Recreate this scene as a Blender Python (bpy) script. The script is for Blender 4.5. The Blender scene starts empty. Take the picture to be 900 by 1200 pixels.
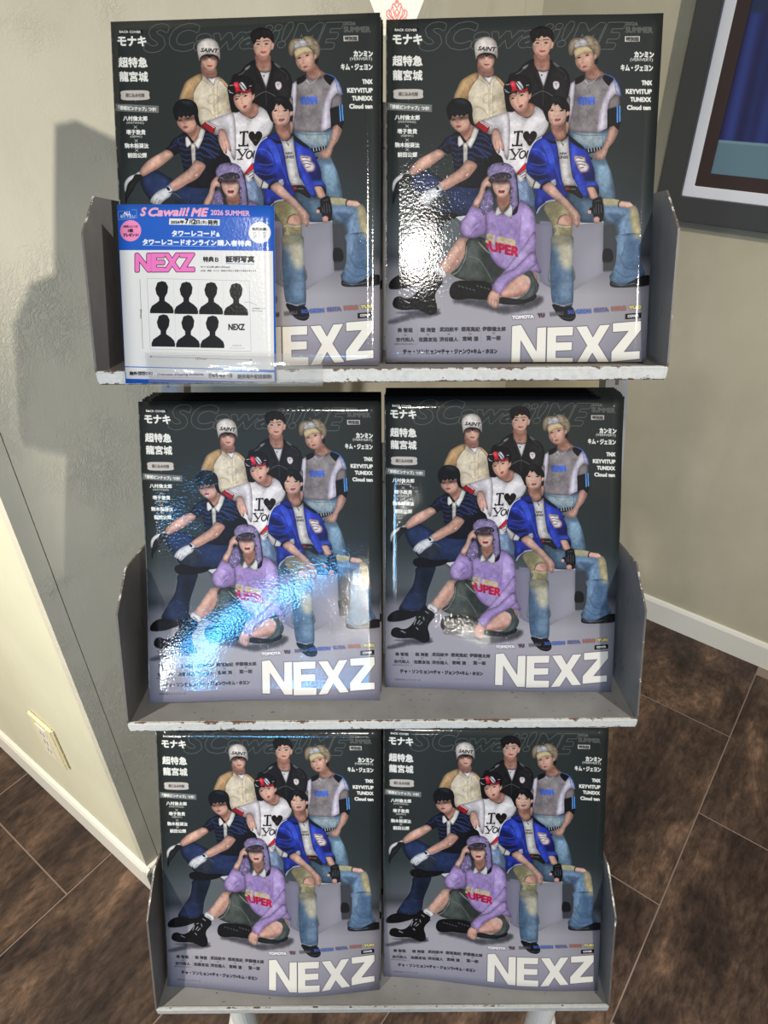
import bpy, bmesh, math, random
import numpy as np
from mathutils import Vector, Matrix
R = math.radians
scene = bpy.context.scene
COL = scene.collection

# ------------------------------------------------------------ camera, world, lamps, exposure
F_PX = 824.63
pitch, roll, yaw = 0.62268, -0.01141, -0.02860
fwd = Vector((math.sin(yaw)*math.cos(pitch), math.cos(yaw)*math.cos(pitch), -math.sin(pitch)))
rgt = Vector((math.cos(yaw), -math.sin(yaw), 0)); upv = rgt.cross(fwd)
r2 = rgt*math.cos(roll)+upv*math.sin(roll); u2 = -rgt*math.sin(roll)+upv*math.cos(roll)
cd = bpy.data.cameras.new('camera'); cam = bpy.data.objects.new('camera', cd); COL.objects.link(cam)
cd.sensor_fit = 'VERTICAL'; cd.sensor_height = 36; cd.lens = 36*F_PX/1200; cd.clip_start = .02
m3 = Matrix((r2, u2, -fwd)).transposed(); cam.matrix_world = Matrix.Translation((0, 0, 1.45)) @ m3.to_4x4()
scene.camera = cam
w = bpy.data.worlds.new('shop_air'); scene.world = w; w.use_nodes = True
w.node_tree.nodes['Background'].inputs[0].default_value = (1.0, .97, .90, 1); w.node_tree.nodes['Background'].inputs[1].default_value = .25
def lamp(name, kind, loc, aim, power, col=(1, .95, .86), size=.06, size_y=None, spot=70, blend=.5):
    d = bpy.data.lights.new(name, kind); d.energy = power; d.color = col
    if kind == 'AREA':
        d.size = size
        if size_y: d.shape = 'RECTANGLE'; d.size_y = size_y
    else: d.shadow_soft_size = size
    if kind == 'SPOT': d.spot_size = R(spot); d.spot_blend = blend
    o = bpy.data.objects.new(name, d); COL.objects.link(o); o.location = loc
    o.rotation_euler = (Vector(aim)-Vector(loc)).to_track_quat('-Z', 'Y').to_euler(); return o
lamp('ceiling_spot', 'SPOT', (1.28, -.93, 2.51), (-.15, .75, 1.1), 240, size=.045, spot=75)
lamp('ceiling_spot', 'SPOT', (-.05, -.95, 2.60), (.22, .60, .95), 112, size=.12, spot=46, blend=.6)
lamp('ceiling_spot', 'SPOT', (-1.75, -.75, 2.55), (-.80, .85, .15), 470, col=(1, .92, .78), size=.05, spot=46)
for loc_, pw_, cl_, sx_, sy_ in (((-.56, -2.05, 1.74), 1.7, (.10, .45, 1.0), .55, .07), ((-.50, -2.05, 1.60), 1.3, (.12, .48, 1.0), .10, .20), ((-.93, -1.95, 1.60), 1.2, (.9, .96, 1.0), .09, .16), ((.22, -2.3, 1.70), 1.2, (1, .93, .8), .05, .05), ((-.02, -2.4, 1.66), .8, (1, .95, .85), .04, .04)):
    lamp('wall_display_light', 'AREA', loc_, (-.15, .5, .95), pw_, col=cl_, size=sx_, size_y=sy_).data.spread = R(55)
scene.view_settings.view_transform = 'Standard'; scene.view_settings.look = 'None'
scene.view_settings.exposure = -.18; scene.view_settings.gamma = 1; scene.view_settings.use_curve_mapping = False

# ------------------------------------------------------------ helpers
T = Vector((.8131, -.5821, 0)).normalized()      # along the light walls
N = Vector((-.5820, -.8132, 0)).normalized()     # out of the light walls, towards the viewer
def room(t, n, z): return T*t+N*n+Vector((0, 0, z))
ROOMROT = math.atan2(T.y, T.x)

def link(o, parent=None, label=None, cat=None, group=None, kind=None):
    COL.objects.link(o)
    if parent is not None: o.parent = parent
    if label: o['label'] = label
    if cat: o['category'] = cat
    if group: o['group'] = group
    if kind: o['kind'] = kind
    return o
def empty(name, loc=(0, 0, 0), rz=0, parent=None, **k):
    o = bpy.data.objects.new(name, None); o.location = loc; o.rotation_euler = (0, 0, rz); o.empty_display_size = .05
    return link(o, parent, **k)
def obj(name, bm, mats, parent=None, smooth=False, **k):
    me = bpy.data.meshes.new(name); bmesh.ops.recalc_face_normals(bm, faces=bm.faces); bm.to_mesh(me); bm.free()
    for m in (mats if isinstance(mats, (list, tuple)) else [mats]): me.materials.append(m)
    if smooth:
        for p in me.polygons: p.use_smooth = True
    return link(bpy.data.objects.new(name, me), parent, **k)
def box(bm, c0, c1, mat=0, bev=0, rot=None):
    """axis aligned box between two corners"""
    b = bmesh.new(); bmesh.ops.create_cube(b, size=1)
    for v in b.verts: v.co = Vector([(c0[i]+c1[i])/2+v.co[i]*(c1[i]-c0[i]) for i in range(3)])
    if bev: bmesh.ops.bevel(b, geom=list(b.edges), offset=bev, segments=2, affect='EDGES')
    if rot is not None: bmesh.ops.transform(b, matrix=rot, verts=b.verts)
    me = bpy.data.meshes.new('t'); b.to_mesh(me); b.free(); n0 = len(bm.faces); bm.from_mesh(me); bpy.data.meshes.remove(me)
    bm.faces.ensure_lookup_table()
    for f in bm.faces[n0:]: f.material_index = mat
def prism(bm, pts, axis_vec, mat=0, rim=None):
    """extrude a flat outline by a vector; rim = material of the narrow sides"""
    a = [bm.verts.new(Vector(p)) for p in pts]; b = [bm.verts.new(Vector(p)+Vector(axis_vec)) for p in pts]
    f = bm.faces.new(a); f.material_index = mat; f = bm.faces.new(b[::-1]); f.material_index = mat
    for i in range(len(a)):
        j = (i+1) % len(a); f = bm.faces.new((a[j], a[i], b[i], b[j])); f.material_index = mat if rim is None else rim
def tube(bm, p0, p1, r0, r1=None, seg=24, mat=0):
    r1 = r0 if r1 is None else r1; p0 = Vector(p0); p1 = Vector(p1); d = (p1-p0).normalized()
    x = d.orthogonal().normalized(); y = d.cross(x); A = []; B = []
    for i in range(seg):
        a = 2*math.pi*i/seg; A.append(bm.verts.new(p0+(x*math.cos(a)+y*math.sin(a))*r0)); B.append(bm.verts.new(p1+(x*math.cos(a)+y*math.sin(a))*r1))
    bm.faces.new(A[::-1]).material_index = mat; bm.faces.new(B).material_index = mat
    for i in range(seg): bm.faces.new((A[i], A[(i+1) % seg], B[(i+1) % seg], B[i])).material_index = mat

# ------------------------------------------------------------ materials
def mat(name, col=(.5, .5, .5), rough=.6, metal=0, spec=.5, coat=0, coat_r=.05):
    m = bpy.data.materials.new(name); m.use_nodes = True; b = m.node_tree.nodes['Principled BSDF']
    b.inputs['Base Color'].default_value = (*col, 1); b.inputs['Roughness'].default_value = rough; b.inputs['Metallic'].default_value = metal
    b.inputs['Specular IOR Level'].default_value = spec; b.inputs['Coat Weight'].default_value = coat; b.inputs['Coat Roughness'].default_value = coat_r
    return m, m.node_tree, b
def nn(nt, typ, **k):
    n = nt.nodes.new(typ)
    for a, v in k.items():
        if a in n.inputs: n.inputs[a].default_value = v
        else: setattr(n, a, v)
    return n
def ramp(nt, stops, interp='LINEAR'):
    r = nt.nodes.new('ShaderNodeValToRGB'); r.color_ramp.interpolation = interp; e = r.color_ramp.elements
    e[0].position, e[0].color = stops[0][0], (*stops[0][1], 1); e[1].position, e[1].color = stops[-1][0], (*stops[-1][1], 1)
    for p, c in stops[1:-1]: q = e.new(p); q.color = (*c, 1)
    return r
def srgb(r, g, b): return tuple(((c/255+.055)/1.055)**2.4 if c > 10 else c/255/12.92 for c in (r, g, b))
def coords(nt, scale=(1, 1, 1), rot=(0, 0, 0), kind='Object'):
    tc = nn(nt, 'ShaderNodeTexCoord'); mp = nn(nt, 'ShaderNodeMapping'); mp.inputs['Scale'].default_value = scale; mp.inputs['Rotation'].default_value = rot
    nt.links.new(tc.outputs[kind], mp.inputs['Vector']); return mp.outputs[0]
def mixc(nt, fac, a, b, mode='MIX'):
    m = nt.nodes.new('ShaderNodeMix'); m.data_type = 'RGBA'; m.blend_type = mode
    for s, v in ((m.inputs[0], fac), (m.inputs[6], a), (m.inputs[7], b)):
        if hasattr(v, 'node'): nt.links.new(v, s)
        else: s.default_value = v if not isinstance(v, tuple) else (*v, 1)[:4]
    return m.outputs[2]

def plaster(name, c1, c2, rough_patch=1.0, bump=.25):
    m, nt, b = mat(name, c1, .75, spec=.25); v = coords(nt)
    n1 = nn(nt, 'ShaderNodeTexNoise', Scale=2.2, Detail=6, Roughness=.6); nt.links.new(v, n1.inputs['Vector'])
    st = coords(nt, (1.4, 1.4, .35)); n3 = nn(nt, 'ShaderNodeTexNoise', Scale=6, Detail=5, Roughness=.65, Distortion=.6); nt.links.new(st, n3.inputs['Vector'])
    r1 = ramp(nt, [(.32, c2), (.66, c1)]); nt.links.new(n1.outputs[0], r1.inputs[0])
    c = mixc(nt, .35, r1.outputs[0], mixc(nt, n3.outputs[0], c2, tuple(min(1, x*1.12) for x in c1)))
    nt.links.new(c, b.inputs['Base Color'])
    # trowelled relief: crinkled patches between smooth ones
    vo = nn(nt, 'ShaderNodeTexNoise', Scale=70, Detail=4, Roughness=.7, Distortion=1.6); nt.links.new(v, vo.inputs['Vector'])
    rd = ramp(nt, [(.42, (0, 0, 0)), (.5, (1, 1, 1)), (.58, (0, 0, 0))]); nt.links.new(vo.outputs[0], rd.inputs[0])
    pm = nn(nt, 'ShaderNodeTexNoise', Scale=5.5, Detail=3, Roughness=.55); nt.links.new(v, pm.inputs['Vector'])
    rp = ramp(nt, [(.50, (.05, .05, .05)), (.72, (1, 1, 1))]); nt.links.new(pm.outputs[0], rp.inputs[0])
    mu = mixc(nt, 1.0, rd.outputs[0], rp.outputs[0], 'MULTIPLY')
    bp = nn(nt, 'ShaderNodeBump', Strength=bump*rough_patch, Distance=.0022); nt.links.new(mu, bp.inputs['Height'])
    b2 = nn(nt, 'ShaderNodeBump', Strength=.25, Distance=.004); nt.links.new(n3.outputs[0], b2.inputs['Height']); nt.links.new(bp.outputs[0], b2.inputs['Normal']); nt.links.new(b2.outputs[0], b.inputs['Normal'])
    return m
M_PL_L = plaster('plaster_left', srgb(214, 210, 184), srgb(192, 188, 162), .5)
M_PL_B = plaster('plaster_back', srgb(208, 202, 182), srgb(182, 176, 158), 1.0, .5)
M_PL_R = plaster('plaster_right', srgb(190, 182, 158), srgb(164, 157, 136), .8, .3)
M_BASE = mat('baseboard_paint', srgb(226, 222, 210), .45)[0]
M_JOINT = mat('dark_joint', srgb(70, 66, 58), .9)[0]
def floor_mat():
    m, nt, b = mat('wood_tile', (.05, .03, .02), .42, spec=.4); v = coords(nt, (9, 3.4, 9))
    oi = nn(nt, 'ShaderNodeObjectInfo'); ad = nn(nt, 'ShaderNodeVectorMath', operation='ADD'); sc = nn(nt, 'ShaderNodeVectorMath', operation='SCALE'); sc.inputs['Scale'].default_value = 40
    nt.links.new(oi.outputs['Location'], sc.inputs[0]); nt.links.new(v, ad.inputs[0]); nt.links.new(sc.outputs[0], ad.inputs[1])
    n1 = nn(nt, 'ShaderNodeTexNoise', Scale=1.0, Detail=9, Roughness=.72, Distortion=.35); nt.links.new(ad.outputs[0], n1.inputs['Vector'])
    n2 = nn(nt, 'ShaderNodeTexNoise', Scale=9.0, Detail=6, Roughness=.7, Distortion=.4); nt.links.new(ad.outputs[0], n2.inputs['Vector'])
    r1 = ramp(nt, [(.32, srgb(33, 25, 23)), (.45, srgb(58, 45, 39)), (.56, srgb(82, 65, 54)), (.70, srgb(128, 102, 84))]); nt.links.new(n1.outputs[0], r1.inputs[0])
    r2_ = ramp(nt, [(.34, (.42, .40, .40)), (.64, (1.5, 1.45, 1.4))]); nt.links.new(n2.outputs[0], r2_.inputs[0])
    nt.links.new(mixc(nt, .8, r1.outputs[0], r2_.outputs[0], 'MULTIPLY'), b.inputs['Base Color'])
    rr = ramp(nt, [(.3, (.36,)*3), (.7, (.55,)*3)]); nt.links.new(n2.outputs[0], rr.inputs[0]); nt.links.new(rr.outputs[0], b.inputs['Roughness'])
    bp = nn(nt, 'ShaderNodeBump', Strength=.25, Distance=.001); nt.links.new(n2.outputs[0], bp.inputs['Height']); nt.links.new(bp.outputs[0], b.inputs['Normal']); return m
M_FLOOR = floor_mat(); M_GROUT = mat('grout', srgb(134, 116, 106), .8)[0]
def grey_metal(name, c, worn=0):
    m, nt, b = mat(name, c, .36, spec=.5); v = coords(nt, (1, 1, 1)); n = nn(nt, 'ShaderNodeTexNoise', Scale=14, Detail=5, Roughness=.6); nt.links.new(v, n.inputs['Vector'])
    r = ramp(nt, [(.3, tuple(x*.82 for x in c)), (.7, tuple(x*1.14 for x in c))]); nt.links.new(n.outputs[0], r.inputs[0]); out = r.outputs[0]
    s = nn(nt, 'ShaderNodeTexNoise', Scale=120, Detail=2); nt.links.new(coords(nt, (1, 3, .25)), s.inputs['Vector']); rs = ramp(nt, [(.70, (0, 0, 0)), (.74, (1, 1, 1))]); nt.links.new(s.outputs[0], rs.inputs[0])
    out = mixc(nt, rs.outputs[0], out, srgb(60, 56, 54)); nt.links.new(out, b.inputs['Base Color']); return m
M_TRAY = grey_metal('grey_enamel', srgb(126, 125, 124))
M_POST = grey_metal('upright_steel', srgb(120, 121, 124))
def worn(name, paint, rust, thr):
    m, nt, b = mat(name, paint, .5); n = nn(nt, 'ShaderNodeTexNoise', Scale=110, Detail=6, Roughness=.75); nt.links.new(coords(nt, (1, 1, 1)), n.inputs['Vector'])
    n2 = nn(nt, 'ShaderNodeTexNoise', Scale=16, Detail=3); nt.links.new(coords(nt), n2.inputs['Vector'])
    g = nn(nt, 'ShaderNodeTexCoord'); sp = nn(nt, 'ShaderNodeSeparateXYZ'); nt.links.new(g.outputs['Generated'], sp.inputs[0])
    # chips gather along the lower and upper rim of the lip
    rz = ramp(nt, [(0, (.22,)*3), (.28, (.02,)*3), (.8, (0,)*3), (1, (.16,)*3)]); nt.links.new(sp.outputs['Z'], rz.inputs[0])
    a1 = nn(nt, 'ShaderNodeMath', operation='ADD'); nt.links.new(n.outputs[0], a1.inputs[0]); nt.links.new(rz.outputs[0], a1.inputs[1])
    a2 = nn(nt, 'ShaderNodeMath', operation='MULTIPLY_ADD'); a2.inputs[1].default_value = .35; nt.links.new(n2.outputs[0], a2.inputs[0]); nt.links.new(a1.outputs[0], a2.inputs[2])
    r = ramp(nt, [(thr, (0,)*3), (thr+.04, (1,)*3)]); nt.links.new(a2.outputs[0], r.inputs[0])
    sh = ramp(nt, [(.35, tuple(x*.8 for x in paint)), (.6, paint)]); nt.links.new(n.outputs[0], sh.inputs[0])
    nt.links.new(mixc(nt, r.outputs[0], sh.outputs[0], rust), b.inputs['Base Color']); bp = nn(nt, 'ShaderNodeBump', Strength=.5, Distance=.0008, invert=True); nt.links.new(r.outputs[0], bp.inputs['Height']); nt.links.new(bp.outputs[0], b.inputs['Normal']); return m
M_LIP = worn('worn_white_paint', srgb(190, 188, 182), srgb(96, 72, 56), .82); M_LIP2 = worn('grey_lip_paint', srgb(168, 168, 164), srgb(70, 60, 52), .9)
M_RIM = worn('worn_rim', srgb(88, 80, 74), srgb(186, 180, 170), .80)
M_BLACK = mat('black_plastic', srgb(22, 22, 23), .5)[0]; M_LEG = mat('white_tube', srgb(196, 196, 190), .35)[0]
M_PAGE = None
def page_mat():
    m, nt, b = mat('page_edges', srgb(214, 208, 196), .8); wv = nn(nt, 'ShaderNodeTexNoise', Scale=900, Detail=1); nt.links.new(coords(nt, (.02, .02, 1)), wv.inputs['Vector'])
    r = ramp(nt, [(.35, srgb(150, 146, 138)), (.6, srgb(228, 222, 210))]); nt.links.new(wv.outputs[0], r.inputs[0]); nt.links.new(r.outputs[0], b.inputs['Base Color']); return m
M_PAGE = page_mat()
def glossy_print(name, im, bump=.09, wave=.22, rough=.07, ink=.56):
    m, nt, b = mat(name, (1, 1, 1), .5, spec=.08, coat=.5, coat_r=rough)
    t = nn(nt, 'ShaderNodeTexImage'); t.image = im; t.interpolation = 'Cubic'; uv = nn(nt, 'ShaderNodeUVMap'); nt.links.new(uv.outputs[0], t.inputs[0]); nt.links.new(mixc(nt, 1.0, t.outputs[0], (ink, ink, ink), 'MULTIPLY'), b.inputs['Base Color'])
    oi = nn(nt, 'ShaderNodeObjectInfo'); tc = nn(nt, 'ShaderNodeTexCoord'); ad = nn(nt, 'ShaderNodeVectorMath', operation='ADD'); cb = nn(nt, 'ShaderNodeCombineXYZ'); mm = nn(nt, 'ShaderNodeMath', operation='MULTIPLY'); mm.inputs[1].default_value = 37
    nt.links.new(oi.outputs['Random'], mm.inputs[0]); nt.links.new(mm.outputs[0], cb.inputs[2]); nt.links.new(tc.outputs['Object'], ad.inputs[0]); nt.links.new(cb.outputs[0], ad.inputs[1])
    n1 = nn(nt, 'ShaderNodeTexNoise', Scale=420, Detail=2, Roughness=.5); n2 = nn(nt, 'ShaderNodeTexNoise', Scale=9, Detail=2)
    for n in (n1, n2): nt.links.new(ad.outputs[0], n.inputs['Vector'])
    b1 = nn(nt, 'ShaderNodeBump', Strength=bump, Distance=.0012); nt.links.new(n1.outputs[0], b1.inputs['Height'])
    b2 = nn(nt, 'ShaderNodeBump', Strength=wave, Distance=.006); nt.links.new(n2.outputs[0], b2.inputs['Height']); nt.links.new(b1.outputs[0], b2.inputs['Normal'])
    nt.links.new(b2.outputs[0], b.inputs['Coat Normal']); return m
# ------------------------------------------------------------ the room
def rbox(bm, t0, t1, n0, n1, z0, z1, mat=0, bev=0):
    rot = Matrix(((T.x, N.x, 0, 0), (T.y, N.y, 0, 0), (0, 0, 1, 0), (0, 0, 0, 1)))
    box(bm, (t0, n0, z0), (t1, n1, z1), mat, bev, rot)
def local_box(name, t0, t1, n0, n1, z0, z1, m, **k):
    """box whose own axes follow the room"""
    bev = k.pop('bev', 0); bm = bmesh.new(); box(bm, (t0, n0, z0), (t1, n1, z1), 0, bev); o = obj(name, bm, m, **k)
    o.matrix_world = Matrix(((T.x, N.x, 0, 0), (T.y, N.y, 0, 0), (0, 0, 1, 0), (0, 0, 0, 1))); return o
TC = -.817; NL = -.288; NR = -1.642; CEIL = 2.9
local_box('wall_left', -3.0, TC-.02, NL-.12, NL, 0, CEIL, M_PL_L, kind='structure')
bm = bmesh.new()
for n0, n1 in ((NL-.0262, NL), (-1.5640, NL-.0278), (NR-.12, -1.5660)): box(bm, (TC-.02, n0, 0), (TC, n1, CEIL))
box(bm, (TC-.05, NR-.12, 0), (TC-.0165, NL-.001, CEIL), 1)
o = obj('wall_back', bm, [M_PL_B, M_JOINT], kind='structure'); RM = Matrix(((T.x, N.x, 0, 0), (T.y, N.y, 0, 0), (0, 0, 1, 0), (0, 0, 0, 1))); o.matrix_world = RM
local_box('wall_right', TC, 3.0, NR-.12, NR, 0, CEIL, M_PL_R, kind='structure')
bm = bmesh.new(); prism(bm, [(-3, NL, 0), (-3, NL+.0105, 0), (-3, NL+.0105, .066), (-3, NL+.007, .074), (-3, NL, .076)], (3+TC+.0105, 0, 0)); o = obj('baseboard_left', bm, M_BASE, kind='structure'); o.matrix_world = RM
bm = bmesh.new(); prism(bm, [(TC, NR, 0), (TC+.0105, NR, 0), (TC+.0105, NR, .066), (TC+.007, NR, .074), (TC, NR, .076)], (0, NL-NR+.0105, 0)); o = obj('baseboard_back', bm, M_BASE, kind='structure'); o.matrix_world = RM
bm = bmesh.new(); prism(bm, [(TC+.0105, NR, 0), (TC+.0105, NR+.0105, 0), (TC+.0105, NR+.0105, .068), (TC+.0105, NR+.007, .076), (TC+.0105, NR, .078)], (3-TC-.0105, 0, 0)); o = obj('baseboard_right', bm, M_BASE, kind='structure'); o.matrix_world = RM
# unseen partition added behind the camera, shading the low left of the pillar
PD = Vector((-.697, -.717, 0)).normalized(); P0 = Vector((.676, -.326, 0))+PD*.009; PN = Vector((-PD.y, PD.x, 0))
bm = bmesh.new(); prism(bm, [P0, P0+PD*.82, P0+PD*.82+PN*.05, P0+PN*.05], (0, 0, 2.035)); obj('added_shade_partition', bm, M_PL_R, kind='structure')
# floor: grout bed with every tile on it
fl = local_box('floor', -3.0, 3.0, NR, 3.0, -.06, -.0012, M_GROUT, kind='structure')
tb = bmesh.new(); box(tb, (-.1596, -.2444, -.004), (.1596, .2444, 0), 0, .0006); tme = bpy.data.meshes.new('tile'); tb.to_mesh(tme); tb.free(); tme.materials.append(M_FLOOR)
for i in range(-6, 4):
    for j in range(-4, 6):
        t_c = .02+.322*i-.161
        base = (-1.155+.246*((i+3) % 2)) if i <= -3 else (-1.354 if i % 2 == 0 else -1.108)
        n0 = base+.492*j; n1 = n0+.492
        a, b_ = max(n0, NR+.0005), min(n1, 2.0)
        if b_-a < .05 or t_c-.161 < -2.2 or t_c+.161 > 1.2: continue
        o = bpy.data.objects.new('tile', tme); link(o, fl)
        o.location = (t_c, (a+b_)/2, 0); o.scale = (1, (b_-a-.0030)/.4888, 1)
# wall outlet
ot = empty('wall_outlet', room(-1.039, NL, .3), ROOMROT, label='cream wall outlet plate low on the bright left wall', cat='outlet')
bm = bmesh.new(); box(bm, (-.041, -.008, -.061), (.041, 0, .061), 0, .003); obj('cover_plate', bm, mat('cream_plastic', srgb(232, 222, 186), .35)[0], ot)
bm = bmesh.new(); box(bm, (-.018, -.0095, -.046), (.018, -.0075, .046), 0, .0012); ins = obj('socket_insert', bm, mat('socket_plastic', srgb(238, 232, 212), .3)[0], ot)
bm = bmesh.new()
for z in (-.026, .0, .026):
    for x in (-.005, .005): box(bm, (x-.0008, -.0099, z-.005), (x+.0008, -.0094, z+.005))
obj('socket_slots', bm, M_BLACK, ins)
ot.rotation_euler = (0, 0, ROOMROT)

# ---------------------------------------------------------------- flat print: a small painter for the printed sheets
def hom(src, dst):
    A = []; b = []
    for (x, y), (u, v) in zip(src, dst):
        A += [[x, y, 1, 0, 0, 0, -u*x, -u*y], [0, 0, 0, x, y, 1, -v*x, -v*y]]; b += [u, v]
    return np.append(np.linalg.solve(np.array(A, float), np.array(b, float)), 1).reshape(3, 3)

def hom_ap(Hm, p):
    p = np.asarray(p, float).reshape(-1, 2)
    q = np.c_[p, np.ones(len(p))] @ Hm.T
    return q[:, :2]/q[:, 2:3]

def catmull(p, closed=True, n=6):
    p = np.asarray(p, float); m = len(p)
    if m < 3: return p
    out = []
    for i in range(m if closed else m-1):
        if closed: a, b, c, d = p[(i-1) % m], p[i], p[(i+1) % m], p[(i+2) % m]
        else: a, b, c, d = p[max(i-1, 0)], p[i], p[i+1], p[min(i+2, m-1)]
        for k in range(n):
            t = k/n
            out.append(.5*((2*b)+(c-a)*t+(2*a-5*b+4*c-d)*t*t+(3*b-a-3*c+d)*t**3))
    if not closed: out.append(p[-1])
    return np.array(out)

def boxblur(m, r):
    r = int(round(r))
    if r < 1: return m
    for ax in (0, 1):
        for _ in range(2):
            q = np.pad(m, [(r+1, r) if a == ax else (0, 0) for a in (0, 1)])
            c = np.cumsum(q, axis=ax); k = 2*r+1
            m = (c[k:] - c[:-k])/k if ax == 0 else (c[:, k:] - c[:, :-k])/k
    return m

class Sheet:
    def __init__(s, W, H, col):
        s.W, s.H = W, H
        s.buf = np.zeros((H, W, 3), np.float32); s.buf[:] = np.array(col)/255.
        s.map = lambda p: np.asarray(p, float); s.k = 1.0; s.last = None; s.edge = 0
    def fill_edges(s, E, pad=2):
        """even-odd coverage of closed outlines given as edges x0,y0,x1,y1"""
        E = np.asarray(E, float)
        x0 = int(max(0, np.floor(min(E[:, 0].min(), E[:, 2].min()))-pad)); x1 = int(min(s.W, np.ceil(max(E[:, 0].max(), E[:, 2].max()))+pad))
        y0 = int(max(0, np.floor(min(E[:, 1].min(), E[:, 3].min()))-pad)); y1 = int(min(s.H, np.ceil(max(E[:, 1].max(), E[:, 3].max()))+pad))
        if x1 <= x0 or y1 <= y0: return None
        w = x1-x0; h = y1-y0; cov = np.zeros((h, w+1)); S = 3
        lo = np.minimum(E[:, 1], E[:, 3]); hi = np.maximum(E[:, 1], E[:, 3])
        dy = np.where(np.abs(E[:, 3]-E[:, 1]) < 1e-9, 1e-9, E[:, 3]-E[:, 1]); sl = (E[:, 2]-E[:, 0])/dy
        for r in range(h):
            for q in range(S):
                y = y0+r+(q+.5)/S
                a = (lo <= y) & (hi > y)
                if not a.any(): continue
                xs = np.clip(np.sort(E[a, 0]+(y-E[a, 1])*sl[a])-x0, 0, w-1e-6)
                for j in range(0, len(xs)-1, 2):
                    u, v = xs[j], xs[j+1]; iu, iv = int(u), int(v)
                    if iu == iv: cov[r, iu] += v-u
                    else:
                        cov[r, iu] += iu+1-u; cov[r, iv] += v-iv
                        if iv > iu+1: cov[r, iu+1:iv] += 1
        return x0, y0, np.clip(cov[:, :w]/S, 0, 1)
    def comp(s, x0, y0, m, col, alpha=1, mult=False):
        h, w = m.shape; xa, ya = max(0, x0), max(0, y0); xb, yb = min(s.W, x0+w), min(s.H, y0+h)
        if xb <= xa or yb <= ya: return
        m = (m[ya-y0:yb-y0, xa-x0:xb-x0]*alpha)[..., None]; t = s.buf[ya:yb, xa:xb]
        c = np.array(col, np.float32)/255.
        s.buf[ya:yb, xa:xb] = t*(1-m)+(t*c if mult else c)*m
    def P(s, pts, col, smooth=True, blur=0, a=1, clip=None, keep=True):
        """filled shape; pts in the current tile; blur in photo pixels"""
        p = s.map(pts)
        if smooth: p = catmull(p)
        E = np.c_[p, np.roll(p, -1, 0)]; b = blur*s.k
        f = s.fill_edges(E, pad=int(2+3*b))
        if f is None: return None
        x0, y0, m = f
        if b > 0: m = boxblur(m, b)
        if clip is not None: m = s.clipm(x0, y0, m, clip)
        s.comp(x0, y0, m, col, a)
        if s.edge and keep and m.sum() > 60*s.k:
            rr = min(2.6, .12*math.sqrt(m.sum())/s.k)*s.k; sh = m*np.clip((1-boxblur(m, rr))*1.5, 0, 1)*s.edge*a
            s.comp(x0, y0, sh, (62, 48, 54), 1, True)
        if keep: s.last = (x0, y0, m)
        return (x0, y0, m)
    def clipm(s, x0, y0, m, c):
        cx, cy, cm = c; o = np.zeros_like(m)
        xa, ya = max(x0, cx), max(y0, cy); xb, yb = min(x0+m.shape[1], cx+cm.shape[1]), min(y0+m.shape[0], cy+cm.shape[0])
        if xb > xa and yb > ya: o[ya-y0:yb-y0, xa-x0:xb-x0] = m[ya-y0:yb-y0, xa-x0:xb-x0]*cm[ya-cy:yb-cy, xa-cx:xb-cx]
        return o
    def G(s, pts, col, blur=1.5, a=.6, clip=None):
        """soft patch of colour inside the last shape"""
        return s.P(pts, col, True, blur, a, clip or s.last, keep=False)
    def L(s, pts, w, col, a=1, smooth=True, clip=None, blur=0):
        """stroke, w in photo pixels"""
        p = s.map(pts)
        if smooth: p = catmull(p, False, 5)
        r = w*s.k/2; pad = r+2+3*blur*s.k
        x0 = int(max(0, p[:, 0].min()-pad)); x1 = int(min(s.W, p[:, 0].max()+pad+1)); y0 = int(max(0, p[:, 1].min()-pad)); y1 = int(min(s.H, p[:, 1].max()+pad+1))
        if x1 <= x0 or y1 <= y0: return
        yy, xx = np.mgrid[y0:y1, x0:x1]+.5; d = np.full(yy.shape, 1e9)
        for A, B in zip(p[:-1], p[1:]):
            v = B-A; t = np.clip(((xx-A[0])*v[0]+(yy-A[1])*v[1])/(v@v+1e-9), 0, 1)
            d = np.minimum(d, (xx-A[0]-t*v[0])**2+(yy-A[1]-t*v[1])**2)
        m = np.clip(r-np.sqrt(d)+.5, 0, 1)
        if blur: m = boxblur(m, blur*s.k)
        if clip is not None: m = s.clipm(x0, y0, m, clip)
        s.comp(x0, y0, m, col, a)
    def E(s, c, rx, ry, col, **k):
        t = np.linspace(0, 2*np.pi, 17)[:-1]
        return s.P([(c[0]+rx*np.cos(q), c[1]+ry*np.sin(q)) for q in t], col, **k)
    def T(s, txt, quad, col, bold=0, a=1, outline=0, shear=0, fill=True):
        """lettering fitted into a quad TL,TR,BR,BL (or x0,y0,x1,y1) of the current tile"""
        q = np.array(quad, float)
        if q.size == 4: x0, y0, x1, y1 = q; q = np.array([(x0, y0), (x1, y0), (x1, y1), (x0, y1)])
        P = s.map(q); V, Ed = glyphs(txt, shear)
        Hm = hom([(0, 0), (1, 0), (1, 1), (0, 1)], P)
        W = hom_ap(Hm, V); E = np.c_[W[Ed[:, 0]], W[Ed[:, 1]]]
        b = bold*s.k
        f = s.fill_edges(E, pad=int(4+b+outline*s.k))
        if f is None: return
        x0, y0, m = f
        if b > 0: m = s.fat(m, b)
        if outline:
            s.comp(x0, y0, np.clip(s.fat(m, outline*s.k)-m, 0, 1), col, a)
        else: s.comp(x0, y0, m, col, a)
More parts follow.
